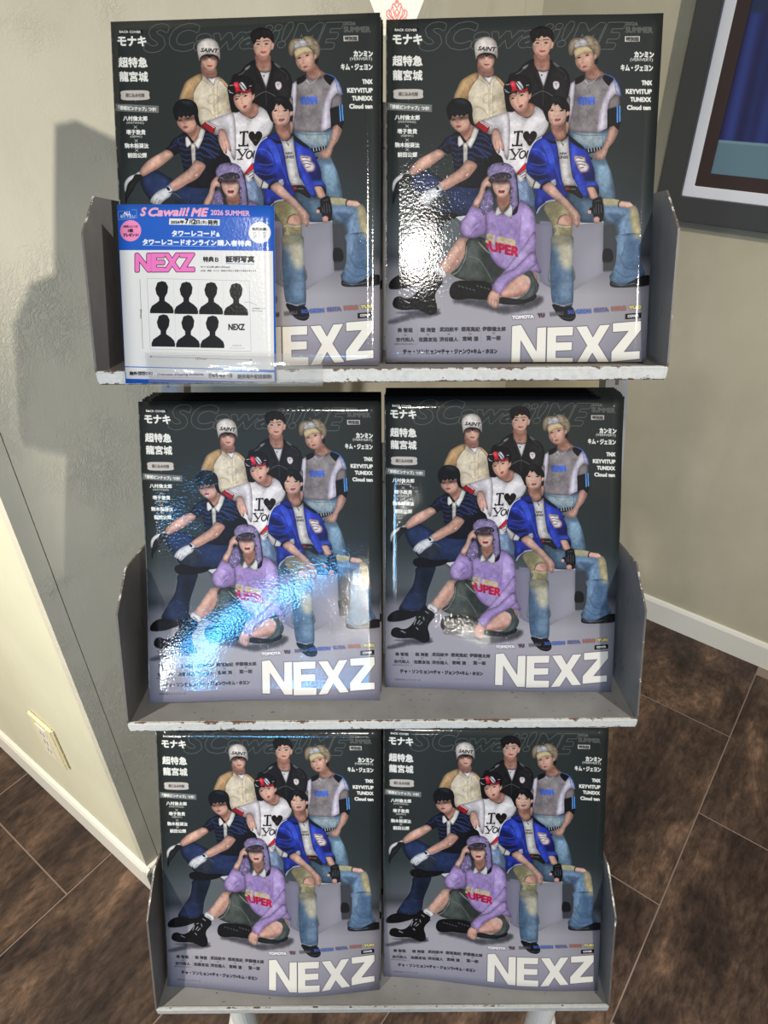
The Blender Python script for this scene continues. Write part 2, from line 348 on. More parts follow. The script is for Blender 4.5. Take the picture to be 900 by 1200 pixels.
    @staticmethod
    def fat(m, r):
        o = m.copy(); R = int(np.ceil(r)); p = np.pad(m, R)
        for dy in range(-R, R+1):
            for dx in range(-R, R+1):
                d = np.hypot(dx, dy); wgt = np.clip(r-d+1, 0, 1)
                if wgt > 0 and (dx or dy): o = np.maximum(o, p[R+dy:R+dy+m.shape[0], R+dx:R+dx+m.shape[1]]*wgt)
        return o
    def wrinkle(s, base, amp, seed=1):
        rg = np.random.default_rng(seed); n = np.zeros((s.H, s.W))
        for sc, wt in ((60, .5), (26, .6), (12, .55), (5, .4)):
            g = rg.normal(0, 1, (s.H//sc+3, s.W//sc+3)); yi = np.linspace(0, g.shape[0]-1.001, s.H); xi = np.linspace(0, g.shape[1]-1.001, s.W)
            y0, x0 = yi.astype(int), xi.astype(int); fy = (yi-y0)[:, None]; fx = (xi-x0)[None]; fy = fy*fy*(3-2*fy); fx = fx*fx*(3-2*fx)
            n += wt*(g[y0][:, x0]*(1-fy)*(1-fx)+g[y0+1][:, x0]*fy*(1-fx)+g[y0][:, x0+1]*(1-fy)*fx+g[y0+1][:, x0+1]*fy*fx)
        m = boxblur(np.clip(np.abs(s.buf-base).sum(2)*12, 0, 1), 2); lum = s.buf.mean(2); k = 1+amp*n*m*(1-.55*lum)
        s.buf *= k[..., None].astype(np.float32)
    def image(s, name):
        im = bpy.data.images.new(name, s.W, s.H); px = np.ones((s.H, s.W, 4), np.float32)
        px[..., :3] = np.clip(s.buf[::-1], 0, 1); im.pixels.foreach_set(px.ravel()); im.update(); im.pack(); return im

_gl = {}
def glyphs(txt, shear=0):
    if (txt, shear) in _gl: return _gl[txt, shear]
    cu = bpy.data.curves.new('lettering', 'FONT'); cu.body = txt; cu.resolution_u = 3
    o = bpy.data.objects.new('lettering', cu); bpy.context.scene.collection.objects.link(o)
    dg = bpy.context.evaluated_depsgraph_get(); me = o.evaluated_get(dg).to_mesh()
    V = np.zeros(len(me.vertices)*3); me.vertices.foreach_get('co', V); V = V.reshape(-1, 3)[:, :2].copy()
    cnt = {}
    for pl in me.polygons:
        vs = list(pl.vertices)
        for a, b in zip(vs, vs[1:]+vs[:1]):
            k = (min(a, b), max(a, b)); cnt[k] = cnt.get(k, 0)+1
    Ed = np.array([k for k, c in cnt.items() if c == 1])
    o.evaluated_get(dg).to_mesh_clear(); bpy.data.objects.remove(o); bpy.data.curves.remove(cu)
    V[:, 0] += shear*V[:, 1]
    lo, hi = V.min(0), V.max(0); V = (V-lo)/(hi-lo); V[:, 1] = 1-V[:, 1]
    _gl[txt, shear] = (V, Ed); return V, Ed
# framed picture on the right wall
def draw_picture():
    c = Sheet(420, 300, (30, 34, 60)); c.map = lambda p: np.asarray(p, float)*[420, 300]; c.k = 4
    yy = np.linspace(0, 1, 300)[:, None, None]; xx = np.linspace(0, 1, 420)[None, :, None]
    c.buf[:] = np.array([40, 38, 86])/255.; c.buf *= .8+.35*np.sin(xx*46+np.sin(xx*13)*2)*.5+.1
    rr = random.Random(8)
    for i in range(46):
        x = rr.random(); c.L([(x, .42), (x+.01, .87)], rr.uniform(.6, 3), [(52, 84, 160), (34, 34, 78), (70, 66, 120), (40, 60, 130)][i % 4], .5, blur=.8)
    c.P([(-.1, -.1), (1.1, -.1), (1.1, .42), (-.1, .42)], (36, 48, 78), smooth=False, blur=.3)
    c.P([(0, .87), (1.1, .87), (1.1, 1.1), (-.1, 1.1), (-.1, .87)], (96, 122, 134), smooth=False); c.L([(0, .872), (1, .872)], .8, (120, 150, 160), .8)
    c.E((.13, .345), .06, .045, (206, 222, 226)); return c
# ---------------------------------------------------------------- the magazine cover, drawn shape by shape
def draw_cover():
    CW, CH = 1120, 1446
    c = Sheet(CW, CH, (44, 49, 49)); c.k = CW/300.
    U = [(0, 0), (1, 0), (1, 1), (0, 1)]
    HA = hom([(455, 26), (778, 13), (756, 441), (453, 442)], U); HB = hom([(450, 847), (713, 849), (701, 1162), (447, 1147)], U)
    def tile(which, x0, y0, s):
        Hm = HA if which == 'A' else HB; sg = .009 if which == 'A' else -.009
        def f(p):
            p = np.asarray(p, float).reshape(-1, 2)/s+np.array([x0, y0]); q = hom_ap(Hm, p)
            q[:, 1] += sg*np.sin(np.pi*np.clip(q[:, 1], 0, 1))**.7
            return q*np.array([CW, CH])
        c.map = f; c.k = CW/(300. if which == 'A' else 258.)
    P, G, L, E, T = c.P, c.G, c.L, c.E, c.T
    def EY(x, y, w, a=0.0, r=1.0):
        ca, sa = math.cos(a), math.sin(a); q = lambda u, v: (x+u*ca-v*sa, y+u*sa+v*ca)
        P([q(-w, 0), q(-w*.3, -w*.34), q(w*.5, -w*.3), q(w, w*.05), q(w*.3, w*.3), q(-w*.4, w*.28)], (236, 222, 214), a=.85); P([q(w*.5*math.cos(t_*.785), w*.46*math.sin(t_*.785)) for t_ in range(8)], (34, 22, 22)); L([q(-w*1.05, w*.08), q(-w*.3, -w*.36), q(w*.5, -w*.34), q(w*1.12, w*.02)], .75*r, (26, 18, 18)); L([q(-w, -w*.62), q(w*.2, -w*.85), q(w, -w*.55)], .3, (150, 104, 90), .5)
    SK = (206, 162, 142); SKD = (164, 118, 102); BK = (17, 16, 19)
    # backdrop and floor of the studio
    v = np.linspace(0, 1, CH)
    st = [(0, (44, 49, 48)), (.35, (40, 46, 46)), (.5, (48, 56, 58)), (.58, (74, 82, 86)), (.63, (84, 88, 94)), (.665, (66, 70, 76)), (.70, (124, 122, 130)), (.78, (164, 160, 167)), (.86, (166, 162, 169)), (1, (138, 135, 152))]
    for k in range(3): c.buf[:, :, k] = np.interp(v, [q[0] for q in st], [q[1][k] for q in st])[:, None]/255.
    xx = np.linspace(0, 1, CW)[None, :, None]
    c.buf *= (1-.16*np.clip((xx-.78)/.22, 0, 1))*(1-.12*np.clip((.14-xx)/.14, 0, 1))
    # title in outline
    tile('A', 440, 0, 2.5)
    T('S', [(140, 76), (206, 74), (202, 150), (136, 152)], (112, 116, 111), bold=1.6, outline=.55, shear=.25)
    T('C', [(216, 74), (298, 72), (286, 146), (212, 148)], (112, 116, 111), bold=1.6, outline=.55, shear=.2)
    T('awaii!', [(288, 82), (580, 66), (568, 134), (284, 146)], (110, 114, 109), bold=1.2, outline=.55, shear=.25)
    T('ME', [(584, 72), (728, 66), (712, 136), (574, 140)], (112, 116, 111), bold=1.6, outline=.55, shear=.25)
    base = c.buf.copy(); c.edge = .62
    # ------------------------------------------------ man in beanie and baseball shirt
    tile('A', 520, 30, 9)
    P([(372, 380), (365, 520), (430, 558), (520, 548), (512, 440)], SKD)
    G([(372, 430), (420, 500), (500, 480), (515, 440), (515, 520), (370, 530)], (120, 82, 72), 1, .6)
    b = P([(335, 518), (390, 540), (430, 570), (470, 600), (520, 548), (565, 565), (620, 610), (650, 700), (665, 880), (640, 980), (560, 1060), (330, 1060), (270, 920), (250, 790), (115, 800), (150, 680), (205, 592)], (212, 200, 178))
    G([(560, 700), (660, 700), (670, 1000), (600, 1000)], (160, 146, 124), 3, .6)
    G([(270, 800), (330, 780), (330, 1040), (260, 1040)], (170, 156, 134), 3, .5)
    P([(340, 516), (200, 592), (150, 680), (110, 805), (185, 792), (256, 802), (268, 730), (310, 650), (370, 562)], (194, 160, 116)); 
    G([(240, 660), (262, 800), (200, 800), (190, 730)], (140, 108, 72), 1.4, .6); G([(190, 620), (160, 700), (150, 770), (130, 780)], (214, 182, 140), 1.5, .6)
    P([(540, 542), (600, 585), (645, 640), (632, 668), (590, 620), (560, 580)], (190, 158, 116))
    P([(422, 556), (470, 566), (524, 550), (486, 640)], (224, 220, 220), smooth=False)
    for q in ([(345, 562), (430, 625), (470, 680), (478, 1000)], [(420, 560), (450, 600), (482, 645)], [(524, 552), (490, 640), (488, 1000)], [(560, 585), (522, 665), (520, 1000)]): L(q, .35, (120, 92, 70), .8)
    for q in ([(470, 830), (430, 835), (418, 790), (440, 745), (500, 738), (535, 780), (515, 830), (470, 850)], [(530, 760), (580, 745), (615, 765), (600, 830), (560, 880), (620, 900)], [(310, 900), (350, 880), (400, 890), (440, 930), (470, 960), (540, 930), (580, 880), (600, 790)], [(300, 1010), (380, 1020), (430, 1000), (480, 940), (520, 860)]):
        L(q, 1.3, (172, 156, 120), .9); L(q, .5, (208, 198, 172), .8)
    f = P([(370, 340), (366, 390), (385, 435), (420, 477), (455, 493), (490, 480), (522, 440), (536, 390), (536, 340), (500, 305), (400, 305)], SK)
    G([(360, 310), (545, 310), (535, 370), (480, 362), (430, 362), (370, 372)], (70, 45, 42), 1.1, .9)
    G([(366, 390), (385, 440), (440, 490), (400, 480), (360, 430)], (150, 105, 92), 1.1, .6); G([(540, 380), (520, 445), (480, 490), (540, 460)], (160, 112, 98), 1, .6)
    L([(450, 350), (446, 372), (440, 388), (462, 392)], .4, (170, 115, 100), .8); G([(440, 340), (465, 340), (462, 385), (446, 385)], (232, 196, 180), .8, .8)
    P([(424, 428), (440, 420), (454, 423), (470, 420), (487, 427), (470, 440), (440, 441)], (166, 84, 86)); L([(426, 429), (486, 428)], .3, (110, 45, 50))
    P([(352, 375), (345, 330), (400, 300), (500, 300), (553, 330), (552, 372), (532, 345), (500, 325), (470, 338), (452, 352), (430, 325), (390, 335), (366, 350)], (28, 22, 24))
    h = P([(344, 378), (332, 300), (326, 228), (345, 185), (395, 150), (455, 133), (512, 150), (552, 190), (566, 250), (571, 330), (561, 366), (545, 330), (500, 308), (440, 304), (385, 318), (356, 345)], (212, 205, 198))
    G([(545, 180), (575, 340), (540, 330), (520, 230)], (160, 150, 142), 1.2, .6); G([(330, 240), (350, 370), (365, 330), (350, 240)], (170, 160, 150), 1, .5)
    L([(330, 228), (400, 205), (470, 200), (565, 240)], .35, (178, 168, 160), .7)
    T('SAINT', [(372, 238), (556, 246), (552, 290), (362, 280)], (30, 28, 30), bold=.22, shear=.2)
    # ------------------------------------------------ man in glasses and black track jacket
    tile('A', 600, 20, 6.4286)
    P([(172, 280), (165, 345), (168, 420), (240, 440), (285, 400), (282, 330), (270, 280)], SKD); G([(170, 285), (200, 315), (240, 318), (272, 285), (280, 340), (168, 340)], (125, 84, 72), 1.2, .8)
    P([(192, 412), (235, 418), (274, 408), (236, 535)], (216, 213, 216), smooth=False); L([(190, 410), (235, 417), (276, 406)], .6, (20, 18, 20)); E((223, 445), 5, 7, (25, 25, 28))
    j = P([(160, 322), (90, 362), (35, 420), (-25, 460), (-25, 640), (60, 690), (180, 720), (330, 720), (425, 700), (438, 560), (432, 455), (400, 400), (350, 372), (285, 328), (283, 390), (236, 535), (195, 420), (165, 360)], (22, 20, 23))
    G([(300, 420), (400, 440), (420, 600), (330, 600)], (40, 38, 42), 3, .6); G([(60, 430), (150, 400), (180, 560), (80, 560)], (36, 34, 38), 3, .6)
    L([(165, 335), (172, 400), (228, 535)], .6, (58, 56, 60), .8); L([(285, 335), (278, 400), (240, 535)], .6, (58, 56, 60), .8)
    L([(232, 535), (232, 720)], .5, (70, 68, 70)); L([(232, 564), (200, 575), (150, 606), (120, 640)], .45, (140, 140, 138), .9); L([(232, 564), (270, 580), (306, 602)], .45, (140, 140, 138), .9)
    P([(78, 392), (112, 366), (124, 372), (96, 402)], (118, 118, 120)); L([(30, 440), (60, 425), (92, 392)], .5, (120, 120, 122)); L([(312, 352), (330, 382), (395, 425), (408, 475)], .4, (90, 88, 80), .9); P([(305, 340), (355, 372), (345, 384), (318, 368)], (100, 100, 102))
    P([(308, 497), (330, 487), (353, 497), (355, 530), (333, 553), (311, 535)], (226, 218, 220)); L([(318, 508), (345, 508)], .4, (70, 40, 45)); L([(320, 520), (343, 524)], .5, (180, 60, 70), .7); L([(330, 500), (332, 542)], .4, (80, 50, 55), .7)
    P([(158, 185), (155, 240), (170, 280), (200, 303), (233, 308), (262, 290), (288, 245), (300, 200), (290, 150), (230, 125), (175, 150)], SK)
    G([(158, 230), (170, 285), (215, 308), (180, 260), (172, 215)], (160, 114, 98), 1, .6); G([(285, 200), (280, 262), (240, 306), (262, 250), (270, 200)], (176, 130, 112), 1, .5)
    P([(292, 195), (303, 186), (313, 198), (308, 232), (296, 246), (288, 236)], (196, 148, 130))
    L([(172, 186), (190, 180), (210, 184)], .7, (50, 35, 32)); L([(233, 180), (255, 174), (278, 178)], .7, (50, 35, 32))
    EY(191, 204, 11); EY(255, 202, 11)
    L([(166, 196), (190, 194), (214, 197), (212, 214), (190, 219), (170, 214), (166, 196)], .3, (214, 208, 200), .8); L([(228, 196), (256, 190), (288, 188), (286, 206), (258, 214), (232, 210), (228, 196)], .3, (214, 208, 200), .8); L([(214, 200), (228, 199)], .3, (200, 195, 190)); L([(158, 200), (166, 197)], .7, (220, 220, 220))
    L([(220, 205), (222, 232), (212, 238), (230, 240)], .4, (168, 118, 100), .9); G([(214, 200), (226, 200), (228, 232), (216, 232)], (235, 200, 182), .7, .7)
    P([(205, 262), (218, 256), (229, 259), (240, 255), (252, 262), (232, 275), (218, 274)], (176, 78, 84)); L([(207, 263), (250, 262)], .3, (110, 40, 48))
    P([(160, 205), (140, 170), (133, 130), (155, 98), (205, 76), (255, 78), (300, 104), (314, 150), (307, 195), (300, 182), (285, 165), (262, 152), (240, 160), (222, 148), (200, 170), (185, 165), (170, 190)], (20, 17, 19))
    for q in ([(200, 100), (190, 140), (198, 165)], [(240, 95), (245, 130), (232, 155)], [(275, 105), (285, 140), (282, 160)]): L(q, .5, (52, 44, 44), .6)
    L([(190, 385), (225, 398), (262, 380)], .35, (220, 210, 200), .8)
    # ------------------------------------------------ jeans, blond man with grey, black and white jersey
    tile('A', 640, 120, 7.5)
    P([(205, 235), (300, 262), (470, 262), (548, 232), (560, 300), (505, 400), (540, 520), (578, 620), (605, 750), (608, 860), (500, 870), (420, 700), (395, 540), (340, 420), (240, 350)], (98, 124, 148))
    G([(250, 280), (500, 280), (480, 380), (330, 370)], (158, 172, 176), 1.5, .8); G([(470, 520), (540, 540), (575, 700), (500, 760), (450, 640)], (132, 160, 182), 2.5, .8); G([(430, 560), (455, 700), (470, 860), (420, 800), (400, 600)], (62, 82, 100), 2, .7); G([(560, 600), (610, 760), (600, 860), (585, 760)], (70, 92, 110), 1.2, .7)
    G([(360, 470), (500, 490), (530, 540), (420, 550)], (70, 92, 112), 1.4, .6)
    L([(210, 262), (330, 290), (500, 285)], .5, (56, 72, 84), .8); L([(230, 330), (330, 400), (345, 420)], .6, (60, 74, 86), .8); L([(500, 290), (505, 380)], .6, (60, 76, 88), .8); L([(300, 285), (310, 330), (380, 340)], .5, (190, 200, 200), .7)
    P([(345, 412), (490, 388), (488, 425), (362, 458)], (28, 28, 30), smooth=False)
    for x in (372, 398, 424, 450, 474): L([(x, 408-(x-350)*.12), (x+4, 440-(x-350)*.16)], .8, (205, 205, 205), smooth=False)
    a = P([(565, 215), (632, 195), (638, 250), (602, 335), (556, 392), (540, 440), (515, 492), (470, 506), (430, 492), (402, 502), (398, 488), (425, 455), (445, 425), (492, 408), (520, 345), (545, 275)], (202, 160, 144))
    G([(610, 220), (640, 250), (560, 400), (545, 390), (600, 300)], (150, 108, 95), 1, .7); L([(430, 490), (455, 470)], .4, (140, 95, 85)); L([(465, 500), (480, 475)], .4, (140, 95, 85)); L([(500, 495), (508, 470)], .4, (140, 95, 85))
    P([(380, 490), (402, 484), (410, 500), (396, 506)], (30, 28, 28))
    tile('A', 600, 20, 6.4286)
    P([(560, 395), (556, 460), (620, 470), (705, 432), (660, 395), (628, 350), (612, 330)], SKD); G([(560, 400), (600, 395), (622, 350), (640, 385), (590, 440), (560, 445)], (128, 88, 74), 1.2, .7)
    P([(622, 320), (636, 282), (650, 290), (642, 350), (626, 350)], (28, 24, 22))
    g = P([(475, 480), (548, 445), (590, 466), (640, 462), (700, 426), (755, 450), (796, 490), (812, 540), (815, 600), (808, 668), (720, 694), (700, 780), (660, 850), (640, 868), (520, 870), (430, 850), (440, 760), (462, 640), (468, 560)], (136, 128, 130))
    G([(480, 560), (520, 600), (500, 840), (450, 830)], (106, 99, 102), 2, .6); G([(560, 700), (640, 660), (640, 860), (560, 860)], (112, 104, 108), 2.5, .6); L([(500, 600), (498, 740), (530, 850)], .8, (104, 97, 100), .7, blur=.4); L([(570, 640), (566, 760)], .7, (104, 97, 100), .7, blur=.4)
    P([(474, 470), (512, 448), (547, 436), (550, 462), (520, 492), (478, 508)], BK); P([(683, 455), (712, 424), (768, 456), (748, 490), (728, 512)], BK)
    P([(440, 505), (474, 478), (472, 560), (462, 660), (440, 780), (424, 850), (430, 680), (424, 600)], (208, 202, 216), smooth=False); P([(405, 640), (425, 600), (438, 620), (432, 690), (410, 660)], (120, 114, 116))
    w = P([(738, 508), (770, 462), (800, 490), (824, 586), (784, 570), (738, 618), (722, 694), (720, 832), (650, 874), (638, 862), (650, 770), (680, 630)], (214, 208, 222), smooth=False)
    G([(720, 600), (722, 830), (690, 850), (700, 700)], (168, 162, 180), 1.4, .6); G([(790, 500), (824, 580), (800, 575)], (176, 170, 188), 1, .5)
    P([(722, 690), (738, 618), (784, 574), (812, 604), (810, 668)], (130, 122, 124), smooth=False)
    L([(700, 424), (760, 448), (790, 486), (812, 530), (822, 584)], .9, (62, 112, 190)); L([(778, 490), (784, 540), (800, 575)], .6, (62, 112, 190)); L([(765, 470), (778, 492)], .6, (62, 112, 190))
    P([(720, 694), (810, 664), (826, 700), (824, 790), (806, 850), (770, 812), (722, 832)], (22, 21, 24), smooth=False)
    L([(797, 670), (798, 785)], 1.5, (84, 150, 222), smooth=False); L([(815, 666), (817, 780)], 1.5, (84, 150, 222), smooth=False)
    L([(545, 445), (570, 468), (620, 470), (665, 455), (700, 428)], .8, (98, 92, 95), .9)
    T('SYMM', [(500, 608), (622, 604), (620, 655), (502, 660)], (58, 92, 196), bold=.9, a=.85)
    L([(545, 475), (575, 505), (615, 480), (648, 440), (655, 418)], .5, (176, 176, 180)); L([(540, 480), (570, 520), (580, 500)], .35, (90, 84, 84)); L([(575, 505), (568, 545)], .35, (96, 90, 92))
    E((555, 484), 10, 9, (180, 180, 184), a=.6)
    hb = P([(432, 288), (422, 232), (440, 180), (478, 156), (530, 162), (556, 138), (605, 142), (645, 176), (668, 225), (658, 285), (632, 312), (618, 270), (590, 225), (500, 225), (462, 250), (456, 292)], (150, 134, 110))
    for i in range(26):
        a0 = 6.28*((i*.618) % 1); rx, ry = (545+95*np.cos(a0)*((i*.37) % 1*.5+.5), 200+55*np.sin(a0)*((i*.71) % 1*.5+.45))
        L([(rx-12, ry), (rx, ry-9), (rx+11, ry+2), (rx+4, ry+10)], .6, [(192, 178, 150), (112, 98, 78), (172, 156, 130)][i % 3], .8, clip=hb)
    P([(476, 300), (478, 350), (503, 390), (543, 412), (580, 402), (608, 362), (624, 315), (612, 262), (560, 250), (490, 270)], SK)
    G([(478, 320), (490, 380), (545, 412), (508, 370), (492, 320)], (160, 116, 98), 1, .6); G([(600, 300), (604, 360), (560, 406), (590, 350)], (184, 140, 122), 1, .5)
    P([(614, 288), (630, 272), (640, 285), (632, 310), (616, 322)], (196, 150, 132))
    P([(470, 292), (464, 255), (500, 226), (560, 216), (598, 236), (612, 268), (580, 262), (530, 274), (492, 298), (478, 318)], (204, 184, 142)); L([(480, 285), (520, 258), (580, 246)], .4, (170, 150, 110), .7)
    P([(464, 210), (490, 185), (545, 164), (572, 196), (555, 216), (500, 226), (476, 240)], (176, 176, 180)); L([(470, 205), (520, 200), (560, 196)], .6, (120, 118, 122), .7); L([(500, 185), (520, 215)], .6, (130, 128, 132), .7)
    EY(503, 309, 12, -.25); EY(566, 288, 12, -.3); L([(484, 300), (510, 288)], .6, (120, 88, 70), .8); L([(540, 276), (580, 268)], .6, (120, 88, 70), .8)
    L([(528, 296), (534, 338), (522, 344), (544, 348)], .4, (168, 118, 102), .9); G([(522, 300), (536, 300), (540, 336), (526, 338)], (236, 202, 186), .7, .7)
    P([(527, 376), (540, 366), (552, 366), (566, 368), (556, 380), (538, 386)], (172, 88, 92)); L([(529, 376), (565, 370)], .3, (112, 50, 54))
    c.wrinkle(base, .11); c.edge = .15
    # ------------------------------------------------ seats
    tile('B', 447, 960, 7.5)
    P([(255, 470), (500, 466), (530, 500), (545, 590), (600, 610), (420, 740), (330, 830), (225, 830), (215, 640)], (96, 101, 107), smooth=False, blur=.5); G([(370, 500), (520, 500), (560, 600), (400, 740), (350, 700)], (84, 92, 94), 3, .6)
    P([(500, 455), (540, 438), (585, 455), (540, 485)], (196, 198, 198), smooth=False)
    tile('B', 600, 970, 8.1818)
    P([(-40, 470), (50, 480), (60, 900), (-40, 900)], (128, 124, 142), smooth=False)
    tile('B', 560, 1040, 6)
    P([(180, -60), (285, -60), (280, 275), (232, 250), (180, 160)], (126, 122, 142), smooth=False); G([(180, -60), (215, -60), (225, 240), (185, 160)], (108, 104, 124), 2, .5)
    P([(395, -175), (585, -178), (583, 214), (405, 298)], (140, 138, 148), smooth=False); G([(395, -170), (585, -170), (583, -60), (400, -40)], (120, 119, 128), 5, .7); G([(470, 100), (583, 60), (583, 214), (470, 260)], (158, 154, 166), 5, .6)
    tile('B', 600, 970, 8.1818)
    L([(225, 505), (470, 498)], .8, (196, 196, 202)); L([(471, 500), (470, 860)], .5, (176, 174, 184), .8)
    P([(474, 520), (560, 520), (592, 620), (575, 850), (474, 850)], (62, 64, 70), smooth=False, blur=.6); P([(474, 700), (520, 690), (552, 720), (548, 782), (474, 785)], (22, 20, 24))
    G([(474, 790), (560, 800), (560, 850), (474, 850)], (110, 108, 116), 1, .5)
    c.edge = .62; base = c.buf.copy()
    # ------------------------------------------------ man in white tee with goggles
    tile('A', 560, 160, 7.5)
    P([(330, 380), (420, 380), (470, 450), (500, 560), (500, 640), (440, 610), (340, 580)], (112, 134, 170)); G([(360, 430), (420, 440), (440, 560), (370, 560)], (158, 178, 206), 1.6, .7); G([(440, 440), (500, 560), (500, 640), (460, 600)], (70, 86, 112), 1.2, .7)
    for q in ([(350, 470), (400, 520)], [(380, 420), (440, 500), (430, 560)], [(360, 560), (420, 590)]): L(q, .6, (66, 84, 116), .6, blur=.3)
    tile('A', 580, 80, 9)
    P([(100, 300), (92, 220), (120, 165), (180, 105), (270, 82), (345, 105), (385, 165), (382, 250), (372, 300), (420, 400), (400, 470), (200, 460), (130, 470), (110, 390)], (17, 15, 18))
    P([(230, 440), (225, 480), (290, 530), (350, 530), (415, 490), (438, 425), (395, 385), (350, 380)], SKD); G([(235, 455), (290, 475), (345, 400), (370, 420), (330, 500), (260, 500)], (122, 82, 70), 1, .7)
    s_ = P([(190, 465), (240, 500), (280, 525), (345, 542), (400, 500), (425, 418), (470, 432), (535, 500), (565, 600), (520, 700), (430, 770), (370, 900), (340, 1010), (330, 1100), (200, 1130), (80, 1110), (20, 1020), (-10, 900), (-20, 700), (0, 560), (100, 495)], (222, 217, 218))
    G([(400, 440), (470, 430), (560, 560), (480, 560)], (186, 182, 184), 2, .6); G([(430, 620), (540, 620), (420, 780), (380, 880), (340, 840)], (184, 180, 184), 2, .6); G([(20, 560), (80, 560), (60, 760), (10, 760)], (184, 180, 184), 2, .6); G([(230, 540), (330, 570), (300, 620), (220, 600)], (196, 191, 193), 1.6, .5); G([(0, 980), (80, 1020), (220, 1100), (60, 1110)], (170, 166, 170), 1.6, .7)
    L([(190, 468), (240, 505), (290, 532), (345, 545), (402, 505), (428, 424)], 1, (190, 186, 188), .8)
    L([(275, 520), (340, 520), (385, 488), (412, 440)], .5, (150, 140, 130), .9)
    tile('A', 500, 110, 9)
    P([(560, 315), (680, 262), (790, 225), (860, 215), (880, 400), (860, 700), (815, 660), (790, 500), (760, 390), (715, 368), (690, 442), (640, 432), (655, 375), (600, 345)], (218, 213, 216))
    G([(700, 270), (800, 260), (820, 480), (770, 380), (700, 340)], (186, 181, 186), 1.5, .5); L([(770, 235), (785, 330), (800, 480)], .6, (176, 172, 178), .7)
    P([(508, 350), (555, 308), (668, 368), (632, 444)], (168, 24, 38), smooth=False); L([(568, 318), (650, 372)], .8, (226, 222, 224), smooth=False); L([(582, 306), (672, 358)], .6, (226, 222, 224), smooth=False); L([(580, 300), (690, 360)], .5, (60, 50, 60), smooth=False)
    hd = P([(690, 445), (698, 400), (735, 378), (768, 408), (790, 490), (820, 590), (812, 622), (795, 612), (780, 580), (770, 640), (752, 646), (742, 610), (728, 642), (712, 636), (706, 600), (692, 606), (684, 520)], (212, 168, 152))
    for q in ([(722, 500), (726, 560), (738, 615)], [(755, 490), (765, 560), (772, 600)], [(700, 520), (706, 570), (712, 610)]): L(q, .5, (150, 102, 90), .8)
    G([(690, 430), (740, 380), (740, 440), (700, 470)], (180, 136, 122), 1, .5)
    tile('A', 580, 80, 9)
    def ser(q, wd=1.5): L(q, wd, (22, 18, 20), smooth=False)
    ser([(206, 688), (290, 680)]); ser([(208, 684), (208, 700)]); ser([(288, 678), (288, 694)]); ser([(247, 686), (232, 828)], 2.4); ser([(186, 832), (280, 828)]); ser([(186, 820), (186, 836)]); ser([(280, 816), (281, 834)])
    P([(300, 745), (297, 705), (320, 680), (348, 680), (366, 705), (385, 680), (415, 675), (438, 695), (440, 730), (415, 775), (366, 832), (330, 790)], (24, 18, 20)); L([(360, 765), (375, 775)], .8, (150, 110, 90), .7); L([(340, 775), (350, 785)], .6, (130, 100, 90), .6)
    tile('A', 560, 160, 7.5)
    ser([(278, 130), (312, 124)], 1.1); ser([(295, 128), (328, 180)], 1.9); ser([(352, 126), (388, 122)], 1.1); ser([(372, 126), (310, 212)], 1.2); ser([(284, 214), (330, 212)], 1.1)
    c.L([(400, 138), (378, 150), (366, 178), (374, 202), (396, 200), (412, 180), (418, 150), (404, 138)], 1.5, (22, 18, 20)); ser([(440, 140), (424, 186), (436, 206)], 1.6)
    P([(340, 335), (418, 240), (432, 290), (352, 352)], (184, 30, 42), smooth=False); P([(340, 345), (355, 350), (425, 296), (430, 330), (402, 400), (370, 420), (350, 390)], (216, 212, 218), smooth=False)
    for k in range(3): L([(368+12*k, 352+16*k), (412+7*k, 318+24*k)], .7, (40, 32, 40), smooth=False)
    tile('A', 580, 80, 9)
    fc = P([(152, 330), (160, 375), (182, 420), (225, 465), (262, 482), (300, 465), (335, 410), (358, 340), (362, 270), (300, 245), (205, 270), (160, 300)], SK)
    G([(155, 330), (180, 425), (250, 482), (210, 420), (180, 350)], (166, 120, 104), 1.1, .6); G([(340, 330), (330, 410), (280, 475), (310, 400)], (178, 130, 114), 1, .6)
    P([(352, 292), (372, 265), (384, 285), (376, 325), (358, 348), (350, 330)], (198, 148, 132))
    EY(187, 336, 17, -.3); EY(283, 300, 18, -.35); L([(160, 320), (190, 308), (212, 312)], .8, (60, 44, 40), .8); L([(246, 288), (280, 272), (310, 270)], .8, (60, 44, 40), .8)
    L([(232, 320), (244, 372), (230, 384), (262, 380)], .45, (164, 112, 98), .9); G([(226, 320), (242, 318), (258, 368), (238, 374)], (238, 204, 188), .8, .7)
    P([(250, 420), (262, 402), (276, 400), (296, 396), (290, 415), (266, 438)], (164, 78, 82)); L([(250, 420), (272, 414), (295, 400)], .35, (104, 40, 46))
    P([(100, 300), (96, 215), (130, 160), (200, 98), (290, 84), (350, 115), (385, 180), (378, 260), (366, 292), (352, 270), (345, 230), (200, 230), (165, 262), (150, 300), (150, 350), (170, 430), (200, 470), (140, 470), (112, 390)], (19, 16, 20))
    P([(200, 265), (215, 285), (235, 268), (260, 262), (240, 250)], (30, 22, 24), a=.8); L([(225, 250), (228, 290), (215, 306)], .7, (34, 26, 28), .8); L([(245, 250), (256, 280)], .5, (34, 26, 28), .7)
    P([(150, 200), (168, 155), (210, 150), (225, 180), (228, 225), (262, 246), (310, 240), (338, 214), (348, 240), (315, 266), (258, 268), (222, 250), (200, 262), (172, 262), (178, 230)], (198, 28, 46))
    G([(170, 165), (200, 160), (205, 200), (180, 200)], (236, 110, 120), 1, .7)
    E((142, 222), 34, 36, (14, 13, 16)); P([(222, 190), (228, 158), (258, 152), (285, 185), (300, 225), (275, 248), (245, 228)], (206, 206, 212)); L([(232, 165), (262, 200), (290, 235)], 1.1, (40, 40, 46)); L([(225, 185), (250, 230)], .7, (30, 30, 34))
